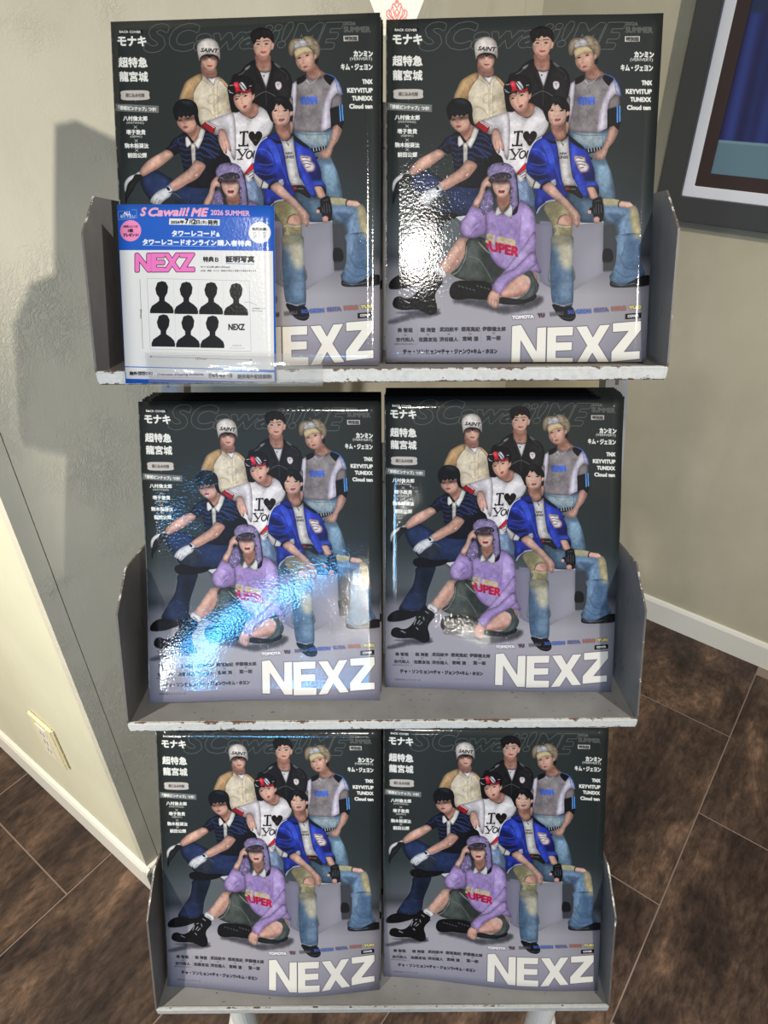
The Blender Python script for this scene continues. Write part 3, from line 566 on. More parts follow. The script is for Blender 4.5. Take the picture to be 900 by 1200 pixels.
    for q in ([(105, 240), (130, 265)], [(112, 262), (150, 272)], [(118, 190), (150, 185)], [(330, 195), (355, 190)]): L(q, .8, (190, 190, 196), .9, smooth=False)
    # ------------------------------------------------ seated man in striped polo, jeans
    tile('B', 447, 960, 7.5)
    P([(172, 200), (215, 160), (285, 140), (380, 190), (470, 232), (560, 255), (700, 255), (740, 320), (660, 400), (560, 450), (400, 440), (300, 420), (240, 340), (190, 270)], (26, 36, 62))
    G([(200, 200), (300, 170), (380, 230), (330, 300), (250, 280)], (44, 60, 104), 2, .8); G([(440, 290), (640, 280), (620, 380), (470, 380)], (38, 52, 92), 2.4, .8); G([(360, 300), (440, 300), (460, 330), (400, 420), (300, 420)], (46, 50, 54), 1.6, .7); L([(385, 300), (420, 300), (460, 330)], .9, (78, 98, 132), .8)
    G([(190, 290), (250, 330), (280, 400), (240, 400)], (10, 12, 18), 1.4, .7)
    lg = P([(268, 478), (412, 470), (395, 560), (352, 670), (322, 812), (240, 812), (118, 802), (165, 710), (228, 620), (250, 540)], (28, 36, 58)); G([(300, 480), (400, 480), (350, 640), (300, 640)], (16, 20, 30), 2, .7); G([(180, 690), (300, 700), (290, 800), (150, 790)], (36, 48, 82), 2, .8); L([(215, 655), (280, 690), (345, 690)], .6, (50, 62, 92), .8)
    P([(234, 432), (250, 412), (310, 404), (400, 430), (520, 430), (500, 462), (400, 482), (280, 478), (242, 458)], (15, 14, 18))
    P([(22, 862), (50, 825), (110, 802), (200, 812), (290, 822), (240, 862), (140, 888), (40, 890)], (16, 14, 17)); L([(30, 886), (140, 886), (240, 862)], .6, (44, 42, 44))
    tile('A', 500, 110, 9)
    P([(350, 430), (378, 500), (412, 545), (462, 480), (506, 370), (470, 330), (430, 400)], SKD); G([(355, 430), (400, 430), (450, 370), (470, 400), (420, 470), (380, 480)], (122, 82, 70), 1, .75)
    tor = P([(340, 428), (270, 455), (195, 505), (150, 570), (118, 606), (185, 672), (262, 650), (285, 760), (300, 850), (320, 930), (340, 1000), (560, 1010), (720, 950), (830, 880), (800, 700), (740, 640), (700, 560), (668, 470), (600, 430), (545, 400), (470, 560)], (20, 20, 30))
    G([(700, 640), (820, 720), (800, 880), (640, 960), (600, 800)], (14, 14, 18), 2, .9)
    ST = (46, 62, 116)
    for q in ([(250, 480), (262, 540), (280, 560)], [(270, 590), (330, 610), (385, 600)], [(275, 645), (330, 665), (385, 655)], [(280, 700), (330, 722), (385, 712)], [(290, 760), (340, 780), (388, 768)], [(300, 815), (350, 832), (388, 810)], [(280, 540), (330, 560), (350, 585)], [(200, 540), (240, 500), (330, 470)], [(160, 590), (215, 560), (250, 520)]): L(q, 1.7, ST, .6, clip=tor, blur=.2)
    for q in ([(545, 440), (600, 450), (665, 500)], [(530, 490), (600, 490), (680, 560)], [(520, 540), (600, 560), (690, 600)], [(505, 580), (580, 610), (680, 660)], [(440, 600), (500, 580), (560, 620), (640, 690)], [(438, 650), (480, 640), (520, 670), (600, 690)], [(430, 700), (470, 690), (500, 720)]): L(q, 2.1, ST, .7, clip=tor, blur=.25)
    P([(332, 480), (352, 462), (392, 530), (398, 545), (345, 586), (332, 560)], (214, 210, 204), smooth=False); P([(408, 545), (460, 490), (505, 366), (552, 402), (520, 500), (466, 600), (428, 560)], (220, 217, 210), smooth=False)
    P([(386, 535), (437, 545), (430, 720), (390, 790)], (206, 202, 192), smooth=False); L([(412, 560), (408, 750)], .3, (150, 146, 136), .8)
    for y in (610, 668, 726): E((410, y), 4, 4, (90, 80, 74))
    P([(250, 300), (262, 350), (300, 395), (340, 425), (375, 430), (425, 405), (458, 345), (455, 280), (430, 235), (340, 240), (270, 260)], SK)
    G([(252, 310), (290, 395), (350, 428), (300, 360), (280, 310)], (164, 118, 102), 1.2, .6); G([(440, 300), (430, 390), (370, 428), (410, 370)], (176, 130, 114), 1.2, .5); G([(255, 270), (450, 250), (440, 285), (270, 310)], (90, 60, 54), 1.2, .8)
    P([(452, 258), (472, 232), (484, 250), (478, 290), (462, 306)], (200, 150, 134))
    EY(288, 300, 14, -.15); EY(374, 278, 17, -.15)
    L([(318, 275), (316, 322), (342, 330), (350, 318)], .5, (166, 114, 100), .9); G([(312, 270), (330, 268), (336, 318), (320, 322)], (238, 204, 188), .8, .7)
    P([(315, 368), (328, 356), (345, 355), (370, 362), (352, 380), (326, 384)], (170, 80, 88)); L([(317, 369), (368, 364)], .35, (110, 42, 50))
    hr = P([(245, 300), (220, 240), (215, 180), (240, 120), (290, 78), (350, 66), (420, 80), (468, 120), (486, 190), (484, 240), (492, 300), (504, 362), (470, 340), (446, 290), (440, 236), (415, 244), (395, 262), (370, 245), (350, 265), (330, 245), (300, 268), (275, 250), (262, 290)], (14, 17, 22))
    G([(300, 90), (400, 90), (430, 130), (340, 120)], (40, 56, 64), 1.4, .8); 
    for q in ([(330, 190), (325, 250)], [(365, 190), (372, 245)], [(290, 180), (285, 245)], [(405, 180), (412, 240)]): L(q, .5, (48, 44, 46), .6)
    tile('A', 455, 150, 7.5)
    ar = P([(448, 208), (500, 255), (440, 312), (360, 370), (280, 415), (215, 445), (188, 405), (228, 345), (290, 290), (370, 245)], (206, 162, 144)); G([(300, 380), (440, 300), (500, 258), (480, 300), (300, 430), (215, 450)], (150, 106, 92), 1.4, .7); G([(300, 300), (420, 230), (440, 240), (320, 320)], (226, 186, 168), 1.4, .6)
    P([(185, 402), (150, 425), (95, 448), (55, 490), (42, 540), (46, 585), (60, 575), (76, 515), (120, 480), (165, 455), (192, 432)], (206, 208, 208)); P([(148, 432), (200, 432), (204, 462), (150, 520), (118, 575), (70, 640), (50, 700), (44, 650), (56, 580), (82, 510), (120, 470)], (24, 25, 26)); L([(150, 430), (195, 436)], .8, (20, 20, 22))
    for q in ([(100, 520), (80, 580), (66, 620)], [(130, 500), (110, 550)]): L(q, .5, (66, 66, 64), .6)
    ar = P([(700, 298), (782, 342), (750, 405), (700, 462), (610, 510), (482, 578), (436, 528), (520, 455), (590, 405), (655, 350)], (208, 164, 146)); G([(500, 560), (700, 460), (780, 345), (720, 360), (620, 470), (480, 545)], (152, 108, 94), 1.4, .6); L([(690, 435), (700, 425)], 1.4, (226, 200, 186), .9)
    gl = P([(428, 530), (455, 522), (488, 570), (462, 592), (450, 622), (400, 655), (362, 690), (345, 708), (322, 716), (305, 690), (290, 698), (284, 680), (268, 678), (276, 645), (318, 595), (370, 562), (415, 545)], (212, 215, 218))
    for q in ([(300, 632), (286, 680)], [(330, 640), (304, 695)], [(355, 655), (325, 705)]): L(q, .6, (120, 124, 128), .9)
    P([(418, 545), (436, 538), (452, 562), (436, 572)], (22, 22, 26)); L([(440, 590), (480, 575)], .9, (36, 36, 40))
    G([(300, 640), (420, 600), (440, 620), (340, 710)], (176, 180, 184), 1.4, .5)
    # ------------------------------------------------ seated man in blue satin jacket
    tile('B', 600, 970, 8.1818)
    P([(170, 280), (260, 265), (330, 320), (400, 335), (480, 330), (500, 400), (480, 490), (300, 495), (280, 440), (200, 350)], (64, 84, 104)); G([(300, 340), (380, 350), (380, 420), (320, 430)], (92, 116, 138), 1.6, .7)
    rl = P([(462, 330), (540, 335), (610, 352), (690, 368), (740, 408), (764, 480), (778, 640), (776, 790), (800, 905), (540, 905), (560, 840), (590, 760), (602, 640), (590, 560), (560, 515), (500, 500), (470, 440)], (92, 118, 148))
    G([(465, 332), (600, 345), (600, 385), (480, 380)], (178, 166, 124), 1, .9); G([(690, 400), (745, 420), (775, 560), (770, 660), (720, 600), (690, 500)], (178, 160, 114), 1.6, .9); G([(480, 400), (640, 420), (680, 470), (520, 480)], (124, 150, 178), 1.6, .7); G([(500, 440), (640, 460), (600, 520)], (54, 72, 96), 1.2, .7)
    G([(620, 480), (680, 520), (700, 700), (620, 760), (600, 640)], (122, 148, 176), 2, .7); G([(590, 600), (640, 700), (600, 820), (570, 860)], (58, 78, 102), 1.4, .7); G([(700, 620), (770, 700), (770, 840), (690, 860)], (66, 88, 116), 2.2, .6)
    for q in ([(560, 500), (620, 470), (660, 450)], [(640, 560), (660, 640), (640, 700)], [(700, 640), (690, 760), (640, 840)], [(740, 700), (720, 800)]): L(q, .7, (50, 68, 92), .6, blur=.3)
    P([(594, 392), (606, 358), (650, 362), (695, 372), (720, 392), (690, 408), (640, 404)], (214, 172, 154)); L([(594, 398), (592, 372), (610, 352), (650, 356)], .9, (30, 30, 34)); L([(695, 372), (718, 390)], .8, (30, 30, 34)); L([(640, 380), (645, 400)], .4, (160, 116, 100), .7)
    ll = P([(-10, 372), (50, 332), (120, 335), (190, 385), (222, 440), (222, 520), (215, 620), (222, 760), (240, 905), (40, 905), (45, 760), (60, 620), (75, 540), (40, 470), (10, 420)], (150, 142, 108))
    G([(0, 380), (80, 350), (140, 400), (60, 460)], (118, 112, 84), 1.6, .7); G([(120, 560), (210, 560), (210, 700), (130, 700)], (126, 114, 78), 1.6, .7); G([(110, 700), (200, 690), (200, 800), (120, 790)], (190, 176, 142), 2, .8); G([(50, 740), (120, 780), (230, 820), (240, 905), (40, 905)], (92, 116, 142), 3, .8); G([(55, 560), (85, 560), (80, 800), (50, 800)], (96, 104, 96), 1.2, .7)
    L([(70, 520), (90, 510), (100, 545), (80, 570)], .6, (190, 186, 160), .8); L([(60, 600), (62, 760)], .6, (200, 200, 186), .6)
    P([(98, 488), (125, 446), (170, 434), (206, 452), (218, 490), (200, 516), (160, 512), (120, 508)], (206, 162, 144)); L([(100, 492), (122, 448), (170, 434)], .8, (84, 78, 60)); L([(110, 512), (160, 522), (205, 520)], 1, (178, 172, 146), .9); G([(150, 440), (210, 460), (215, 510), (180, 500)], (160, 112, 98), 1, .6)
    for q in ([(120, 560), (160, 600), (190, 590)], [(110, 640), (180, 640)], [(140, 530), (200, 570)]): L(q, .7, (104, 94, 66), .6, blur=.3)
    tile('B', 560, 1040, 6)
    lo = P([(284, 10), (402, 10), (405, 120), (412, 260), (404, 372), (350, 366), (290, 352), (275, 220), (278, 60)], (86, 110, 138))
    G([(285, 0), (402, 0), (400, 60), (290, 60)], (140, 130, 98), 3, .8); G([(320, 60), (400, 60), (405, 170), (340, 170)], (196, 184, 154), 3, .85); G([(280, 100), (330, 160), (330, 340), (280, 300)], (62, 84, 110), 3, .7); G([(340, 220), (395, 220), (390, 330), (340, 330)], (120, 144, 166), 3, .7)
    L([(292, 350), (350, 366), (404, 358)], .9, (150, 158, 166), .8); P([(288, 358), (350, 372), (402, 376), (426, 416), (420, 440), (392, 450), (345, 436), (310, 400)], (22, 21, 26)); L([(330, 425), (390, 436), (424, 428)], .6, (90, 88, 92), .7)
    rl2 = P([(664, 20), (806, 20), (808, 100), (806, 190), (822, 240), (780, 262), (700, 282), (632, 258), (640, 215), (662, 160), (668, 60)], (88, 114, 144)); G([(660, 20), (720, 40), (700, 150), (650, 240)], (124, 150, 176), 3, .7); G([(740, 40), (808, 40), (806, 190), (740, 200)], (60, 82, 110), 4, .6); G([(770, 10), (806, 10), (806, 40), (780, 40)], (176, 158, 114), 2, .8)
    for q in ([(680, 120), (720, 190), (790, 200)], [(660, 200), (720, 240), (790, 230)], [(720, 60), (700, 130)]): L(q, 1, (54, 72, 98), .6, blur=.4)
    P([(632, 256), (660, 268), (700, 284), (760, 262), (810, 242), (858, 238), (866, 262), (862, 290), (740, 294), (640, 286)], (24, 24, 28)); L([(640, 268), (700, 282), (780, 275)], .6, (120, 128, 136), .8); L([(634, 282), (740, 290), (860, 288)], .5, (70, 70, 74), .8)
    # jacket
    tile('A', 560, 160, 7.5)
    jk = P([(650, -15), (600, 0), (540, 22), (490, 65), (455, 130), (428, 220), (426, 310), (440, 390), (480, 460), (510, 520), (498, 600), (516, 692), (570, 620), (640, 580), (720, 560), (786, 540), (768, 450), (742, 330), (715, 200), (700, 60), (690, 20)], (34, 52, 160))
    G([(560, 60), (620, 80), (680, 180), (660, 260), (590, 200)], (62, 90, 214), 2, .8); G([(450, 160), (520, 180), (600, 240), (580, 290), (460, 250)], (14, 18, 62), 1.6, .85); G([(440, 300), (560, 330), (640, 350), (620, 400), (480, 400)], (12, 16, 52), 1.8, .9); G([(640, 300), (720, 340), (750, 480), (680, 480)], (22, 32, 110), 2, .7); G([(500, 560), (640, 560), (520, 690)], (18, 24, 84), 1.8, .7); G([(520, 560), (560, 540), (560, 590), (530, 600)], (54, 78, 196), 1.4, .8)
    for q, cc in (([(470, 250), (540, 262), (600, 250)], (96, 124, 226)), ([(560, 100), (600, 170), (630, 260)], (16, 22, 84)), ([(640, 60), (670, 160), (690, 300)], (20, 28, 100)), ([(450, 330), (540, 350), (600, 330)], (70, 96, 206)), ([(480, 120), (540, 130), (590, 180)], (88, 118, 224)), ([(660, 200), (700, 330), (730, 430)], (78, 104, 220)), ([(500, 420), (560, 400), (610, 380)], (60, 84, 190))): L(q, .9, cc, .7, blur=.35, clip=jk)
    L([(560, 14), (500, 56), (462, 118), (440, 180), (428, 240)], 1.1, (206, 208, 216), .9)
    P([(640, -30), (690, 20), (700, 45), (640, 52), (590, 30), (560, 18), (600, -10)], (24, 34, 112)); P([(600, 30), (650, 50), (700, 48), (704, 70), (640, 66)], (12, 12, 20))
    P([(416, 310), (432, 335), (470, 372), (500, 402), (490, 440), (480, 465), (450, 440), (424, 380)], (184, 180, 176)); P([(505, 396), (556, 436), (540, 470), (482, 470), (494, 430)], (198, 196, 188), smooth=False); L([(505, 400), (490, 440), (480, 470)], .9, (26, 26, 34)); L([(430, 380), (470, 440)], .6, (110, 106, 104), .8)
    P([(545, 470), (560, 430), (620, 402), (680, 408), (695, 440), (640, 430), (580, 452), (566, 478)], (14, 15, 30)); P([(640, 405), (680, 385), (690, 430), (672, 440)], (190, 190, 188), a=.8)
    for k in (0, 1): L([(512+10*k, 692-6*k), (545+10*k, 630), (610, 580+8*k), (680, 566+8*k)], .7, (206, 206, 212), .9)
    L([(505, 700), (530, 640), (590, 590)], 1, (16, 18, 40))
    tile('A', 640, 120, 7.5)
    rj = P([(180, 285), (215, 330), (280, 370), (335, 408), (375, 455), (400, 520), (428, 600), (435, 690), (468, 745), (462, 800), (430, 770), (370, 780), (372, 840), (330, 832), (290, 790), (250, 720), (222, 600), (210, 470), (198, 360)], (36, 55, 168))
    G([(220, 380), (260, 400), (260, 600), (230, 580)], (66, 94, 216), 1.6, .7); G([(320, 620), (430, 620), (430, 690), (360, 700)], (12, 16, 60), 1.4, .8); G([(260, 640), (320, 700), (350, 830), (300, 800)], (60, 86, 206), 1.6, .7); G([(380, 500), (425, 600), (400, 620), (370, 520)], (16, 22, 84), 1.4, .7); G([(360, 700), (430, 700), (440, 730), (370, 740)], (64, 92, 212), 1.2, .7)
    P([(175, 280), (200, 290), (262, 340), (330, 392), (335, 412), (280, 392), (215, 345)], (14, 16, 34)); L([(246, 690), (290, 780), (325, 835)], .6, (196, 196, 204), .9)
    P([(362, 760), (380, 740), (430, 738), (466, 775), (468, 810), (450, 825), (436, 780), (400, 752), (372, 765)], (16, 17, 26))
    te = P([(78, 318), (100, 345), (140, 350), (180, 320), (196, 300), (200, 400), (212, 540), (232, 660), (250, 700), (266, 742), (210, 738), (160, 744), (140, 690), (118, 540), (100, 400)], (208, 205, 203), smooth=False)
    G([(190, 420), (215, 560), (245, 700), (200, 680)], (160, 156, 156), 1.4, .6); G([(118, 520), (160, 700), (140, 690)], (170, 166, 166), 1, .6); L([(150, 690), (200, 705), (262, 742)], .6, (150, 146, 144), .8)
    T('NEW', (122, 446, 182, 466), (40, 38, 42), bold=.15); T('LINES', (112, 476, 192, 500), (40, 38, 42), bold=.15)
    L([(130, 340), (150, 370), (172, 345)], .35, (110, 106, 106)); L([(150, 370), (152, 388)], .6, (50, 48, 50))
    P([(246, 470), (280, 472), (345, 482), (352, 520), (382, 560), (372, 608), (312, 624), (285, 596), (262, 545), (246, 505)], (196, 120, 130)); P([(251, 476), (280, 478), (340, 488), (347, 524), (375, 562), (366, 602), (314, 617), (290, 592), (267, 542), (251, 503)], (222, 214, 216))
    for q in ([(262, 495), (285, 490), (320, 497)], [(265, 525), (300, 520), (345, 530)], [(278, 552), (310, 545), (345, 556)], [(300, 582), (330, 576)]): L(q, .9, (70, 56, 70), .85)
    P([(164, 745), (215, 740), (268, 742), (300, 790), (328, 835), (300, 850), (235, 810), (180, 790)], (30, 28, 28)); P([(168, 752), (200, 752), (208, 776), (176, 782)], (150, 44, 36)); L([(215, 770), (260, 770)], .8, (160, 150, 130), .8)
    P([(362, 762), (378, 746), (425, 748), (446, 788), (458, 832), (440, 850), (395, 850), (380, 810)], (208, 166, 150)); G([(420, 750), (446, 790), (455, 840), (430, 840)], (160, 118, 104), 1, .6)
    tile('B', 600, 970, 8.1818)
    P([(382, 345), (415, 325), (452, 322), (468, 365), (476, 430), (470, 470), (448, 492), (436, 470), (420, 500), (398, 486), (388, 440), (372, 432), (355, 412), (362, 395), (380, 390)], (18, 18, 22))
    P([(392, 468), (420, 458), (440, 470), (444, 492), (420, 506), (396, 496)], (196, 146, 134)); P([(345, 415), (368, 412), (372, 432), (350, 436)], (196, 150, 136)); P([(440, 480), (470, 470), (464, 492), (446, 500)], (24, 22, 26))
    for q in ([(405, 350), (445, 345)], [(410, 375), (412, 440)], [(430, 370), (434, 440)], [(395, 395), (398, 430)], [(450, 380), (455, 430)]): L(q, .5, (120, 120, 126), .7, smooth=False)
    tile('A', 560, 160, 7.5)
    fa = P([(566, 462), (600, 425), (640, 412), (680, 450), (740, 520), (800, 580), (850, 640), (888, 680), (898, 740), (892, 790), (872, 812), (858, 790), (838, 790), (830, 740), (812, 700), (770, 640), (700, 580), (620, 520)], (208, 164, 148))
    G([(570, 470), (640, 530), (760, 630), (700, 600), (600, 520)], (150, 106, 94), 1.2, .7); G([(640, 430), (760, 540), (840, 640), (800, 620), (680, 510)], (228, 190, 174), 1.6, .6)
    for q in ([(850, 700), (858, 790)], [(872, 710), (884, 785)], [(832, 690), (842, 760)]): L(q, .5, (150, 102, 90), .8)
    tile('A', 580, 80, 9)
    P([(592, 600), (600, 680), (640, 750), (690, 768), (735, 745), (750, 690), (748, 590), (700, 600)], SKD); G([(595, 600), (650, 632), (740, 590), (745, 650), (640, 680), (600, 650)], (128, 88, 76), 1, .7); P([(745, 580), (775, 560), (778, 640), (752, 700)], (190, 146, 130))
    L([(655, 745), (700, 790), (745, 760)], .4, (140, 134, 130)); L([(700, 790), (718, 822)], .6, (70, 66, 66))
    P([(548, 470), (556, 530), (585, 588), (635, 618), (690, 608), (735, 575), (752, 510), (752, 430), (700, 380), (620, 370), (570, 410)], (214, 174, 156))
    G([(550, 490), (590, 592), (650, 618), (600, 560), (575, 490)], (168, 122, 106), 1.1, .6); G([(745, 470), (735, 570), (680, 610), (715, 550)], (182, 136, 120), 1.1, .5)
    P([(750, 478), (770, 455), (784, 472), (778, 512), (758, 528)], (200, 152, 136))
    EY(600, 458, 16, -.05); EY(704, 456, 19, 0); L([(580, 440), (615, 434)], .6, (70, 50, 46), .7); L([(680, 430), (728, 434)], .6, (70, 50, 46), .7)
    L([(640, 450), (630, 498), (620, 508), (650, 514), (672, 504)], .45, (170, 120, 104), .9); G([(630, 450), (652, 450), (660, 498), (634, 502)], (242, 208, 192), .8, .7)
    P([(628, 552), (645, 538), (664, 540), (684, 538), (694, 546), (672, 566), (640, 570)], (180, 92, 94)); L([(630, 552), (692, 548)], .35, (116, 50, 52))
    P([(508, 470), (505, 410), (525, 360), (575, 315), (640, 298), (700, 306), (750, 340), (785, 400), (790, 450), (776, 462), (765, 450), (750, 470), (738, 440), (715, 445), (690, 420), (660, 385), (640, 400), (618, 375), (600, 400), (585, 440), (560, 470), (562, 530), (572, 575), (545, 560), (525, 510)], (16, 15, 18))
    L([(620, 380), (632, 420), (628, 445)], .5, (24, 22, 24), .8); G([(600, 320), (680, 325), (700, 350), (620, 350)], (44, 44, 50), 1.4, .6)
    P([(752, 525), (784, 500), (776, 560), (758, 572)], (18, 16, 19))
    # ------------------------------------------------ man seated on the floor, lilac sweatshirt, fur hat
    tile('B', 447, 1040, 6.767)
    P([(10, 450), (60, 428), (200, 400), (330, 405), (320, 425), (180, 432), (70, 452)], (70, 70, 80), blur=1.2, a=.75); P([(430, 345), (640, 350), (700, 395), (900, 385), (1010, 350), (1000, 400), (800, 440), (640, 400)], (56, 56, 64), blur=1.6, a=.75)
    P([(60, 395), (330, 420), (340, 400), (330, 390)], (60, 60, 70), blur=.6, a=.5)
    tile('B', 447, 960, 7.5)
    sh = P([(598, 605), (585, 595), (530, 588), (480, 640), (420, 715), (368, 772), (400, 800), (432, 822), (480, 800), (545, 735), (585, 680)], (212, 170, 152)); G([(560, 680), (480, 790), (432, 822), (470, 750), (540, 660)], (156, 112, 98), 1.3, .7); G([(530, 600), (440, 710), (400, 760), (470, 660)], (230, 194, 178), 1.4, .6); G([(560, 600), (600, 620), (575, 690)], (150, 104, 90), 1.2, .6)
    tile('B', 447, 1040, 6.767)
    so = P([(520, 20), (560, -10), (640, 0), (720, 60), (800, 150), (830, 190), (760, 250), (690, 270), (640, 258), (560, 240), (500, 232), (440, 208), (425, 188), (480, 150), (512, 90)], (60, 66, 62)); G([(540, 20), (600, 40), (600, 140), (520, 140)], (92, 100, 96), 2, .7); G([(600, 60), (720, 120), (760, 200), (680, 220)], (36, 40, 40), 2, .7); G([(470, 170), (560, 160), (640, 230), (520, 225)], (80, 86, 82), 2, .7)
    L([(524, 40), (514, 110), (470, 180), (430, 200)], .8, (142, 146, 136), .9); L([(540, 100), (600, 120), (650, 180), (690, 250)], .7, (120, 124, 116), .7); L([(600, 20), (650, 70), (672, 86)], .8, (170, 166, 146), .8); L([(610, 10), (660, 60), (690, 100)], .9, (20, 22, 24), .8)
    kn = P([(745, 322), (790, 272), (845, 232), (900, 212), (950, 205), (985, 232), (990, 270), (950, 320), (880, 345), (800, 350), (756, 345)], (206, 160, 144)); G([(760, 340), (880, 320), (980, 280), (950, 330), (850, 352)], (148, 102, 90), 1.3, .7); G([(860, 240), (930, 220), (960, 250), (900, 280)], (230, 190, 174), 1.6, .6)
    tile('B', 560, 1040, 6)
    P([(105, 190), (120, 172), (160, 178), (195, 232), (208, 258), (190, 300), (120, 352), (55, 342), (0, 322), (0, 305), (60, 322), (112, 300), (152, 262), (150, 215)], (76, 84, 82)); L([(112, 195), (150, 214), (155, 260), (112, 306), (50, 322)], .8, (140, 144, 136), .8); L([(180, 240), (185, 290), (130, 335)], .8, (42, 46, 46), .8)
    tile('B', 447, 1040, 6.767)
    P([(412, 300), (425, 256), (470, 236), (560, 240), (650, 250), (695, 282), (680, 330), (640, 352), (545, 342), (480, 345), (430, 335)], (18, 17, 19)); P([(640, 345), (760, 345), (900, 365), (980, 340), (960, 375), (830, 392), (700, 370)], (30, 32, 34))
    for i in range(9): L([(470+24*i, 262+(i*37 % 30)), (480+24*i, 270+(i*37 % 30))], .9, (150, 150, 150), .55)
    bt = P([(284, 168), (305, 162), (335, 185), (366, 212), (362, 250), (330, 285), (318, 320), (330, 370), (326, 408), (285, 421), (235, 396), (200, 384), (110, 382), (60, 368), (44, 344), (58, 312), (92, 304), (130, 318), (175, 308), (215, 268), (240, 215)], (16, 15, 17))
    for q in ([(230, 250), (216, 290)], [(250, 240), (262, 236)], [(258, 262), (240, 285)], [(285, 240), (290, 262)], [(275, 275), (255, 292)], [(232, 312), (245, 325)], [(120, 330), (150, 345)], [(300, 200), (320, 215)]): L(q, 1.1, (196, 198, 200), .8, blur=.15)
    L([(60, 368), (110, 382), (200, 386), (285, 421)], .6, (46, 44, 46), .9); L([(355, 240), (372, 250)], .6, (20, 20, 20))
    P([(318, 158), (340, 148), (392, 186), (378, 218), (345, 200), (315, 180)], (222, 220, 222)); L([(335, 178), (365, 200)], .8, (60, 60, 64), .8)
    tile('B', 520, 970, 9)
    sw = P([(300, 440), (240, 400), (200, 460), (210, 560), (204, 640), (225, 710), (262, 790), (320, 850), (375, 875), (440, 880), (600, 900), (690, 920), (672, 860), (648, 790), (640, 690), (642, 590), (632, 480), (575, 395), (500, 352), (440, 440), (360, 450)], (160, 136, 190))
    G([(280, 470), (360, 480), (400, 620), (300, 600)], (138, 114, 170), 2.2, .6); G([(220, 620), (260, 760), (360, 860), (300, 840), (230, 740)], (122, 98, 152), 1.6, .6); G([(520, 420), (600, 480), (560, 640), (500, 600)], (184, 162, 210), 2, .7); G([(480, 560), (510, 700), (460, 780), (450, 640)], (122, 98, 152), 1.6, .6); G([(400, 700), (500, 720), (440, 860), (360, 850)], (176, 154, 204), 2, .6)
    L([(512, 470), (500, 600), (488, 690)], .8, (116, 92, 146), .7, blur=.4); L([(300, 480), (330, 580), (350, 640)], .7, (124, 102, 154), .7, blur=.4)
    al = P([(636, 600), (645, 680), (628, 790), (570, 850), (480, 890), (420, 960), (360, 1010), (300, 990), (330, 930), (400, 850), (470, 770), (540, 700), (600, 620)], (170, 146, 200)); G([(630, 690), (600, 800), (480, 890), (380, 990), (350, 980), (520, 830)], (128, 104, 158), 1.6, .6); G([(560, 700), (480, 780), (400, 860), (440, 860), (560, 760)], (194, 174, 218), 1.6, .6)
    tile('B', 447, 1040, 6.767)
    ae = P([(840, 180), (900, 130), (960, 90), (985, 160), (900, 215), (838, 242), (790, 275), (748, 322), (738, 328), (700, 305), (688, 288), (715, 245), (780, 200)], (168, 144, 198)); G([(900, 200), (800, 265), (745, 325), (790, 250)], (124, 100, 154), 1.3, .6); L([(715, 248), (742, 262), (765, 290)], .5, (128, 106, 160), .8)
    P([(688, 300), (712, 306), (742, 328), (738, 360), (732, 392), (712, 408), (694, 396), (672, 382), (658, 366), (664, 332)], (206, 162, 146)); 
    for q in ([(690, 350), (684, 384)], [(708, 355), (704, 398)], [(724, 358), (722, 396)]): L(q, .5, (146, 100, 88), .8)
    tile('B', 447, 960, 7.5)
    sl = P([(622, 380), (650, 398), (690, 415), (720, 440), (724, 500), (716, 568), (660, 592), (590, 592), (545, 570), (532, 530), (540, 485), (575, 450), (596, 415)], (162, 138, 192)); G([(560, 500), (600, 460), (640, 440), (620, 520), (570, 560)], (188, 166, 212), 1.6, .7); G([(650, 470), (700, 500), (690, 570), (620, 570)], (128, 104, 158), 1.6, .6); L([(600, 570), (640, 530), (672, 505)], .7, (206, 188, 226), .7); L([(690, 430), (705, 450)], .8, (60, 48, 78))
    L([(600, 440), (650, 460), (700, 450)], .7, (128, 106, 158), .7, blur=.3)
    ra = P([(690, 285), (660, 318), (640, 350), (622, 378), (640, 396), (664, 402), (690, 360), (712, 310), (712, 270)], (208, 164, 148)); G([(690, 330), (664, 402), (655, 390), (680, 330)], (156, 112, 98), 1, .6)
    tile('B', 520, 970, 9)
    T('SUPER', [(220, 596), (478, 664), (466, 720), (200, 660)], (196, 184, 128), bold=.7, a=.85, shear=-.1)
    T('UPER', [(232, 655), (494, 716), (484, 782), (250, 728)], (178, 22, 60), bold=.7, shear=.05); P([(215, 668), (232, 676), (226, 705), (212, 698)], (178, 22, 60), a=.9)
    P([(288, 432), (310, 388), (340, 415), (366, 432), (300, 466), (286, 455)], (202, 198, 200), smooth=False); P([(372, 436), (400, 410), (430, 362), (470, 398), (462, 440), (424, 488)], (206, 202, 202), smooth=False)
    tile('A', 560, 160, 7.5)
    P([(165, 540), (182, 640), (214, 685), (250, 645), (290, 580), (270, 500), (225, 545)], SKD); G([(165, 545), (200, 570), (260, 520), (280, 560), (230, 620), (185, 610)], (126, 86, 74), 1.1, .75)
    P([(150, 720), (165, 640), (185, 668), (214, 690), (150, 722)], (206, 202, 204), smooth=False); P([(222, 695), (262, 655), (295, 592), (335, 640), (325, 690), (278, 735)], (210, 206, 206), smooth=False)
    rng = random.Random(5)
    def fur(m, n, box, cols):
        for i in range(n):
            x = rng.uniform(box[0], box[2]); y = rng.uniform(box[1], box[3]); a = rng.uniform(-1, 1); l = rng.uniform(6, 14)
            L([(x, y), (x+l*np.sin(a), y+l*np.cos(a))], rng.uniform(.5, 1.3), rng.choice(cols), .75, smooth=False, clip=m)
    FC = [(178, 164, 204), (96, 84, 124), (60, 54, 78), (200, 190, 222), (150, 134, 182), (34, 30, 44)]
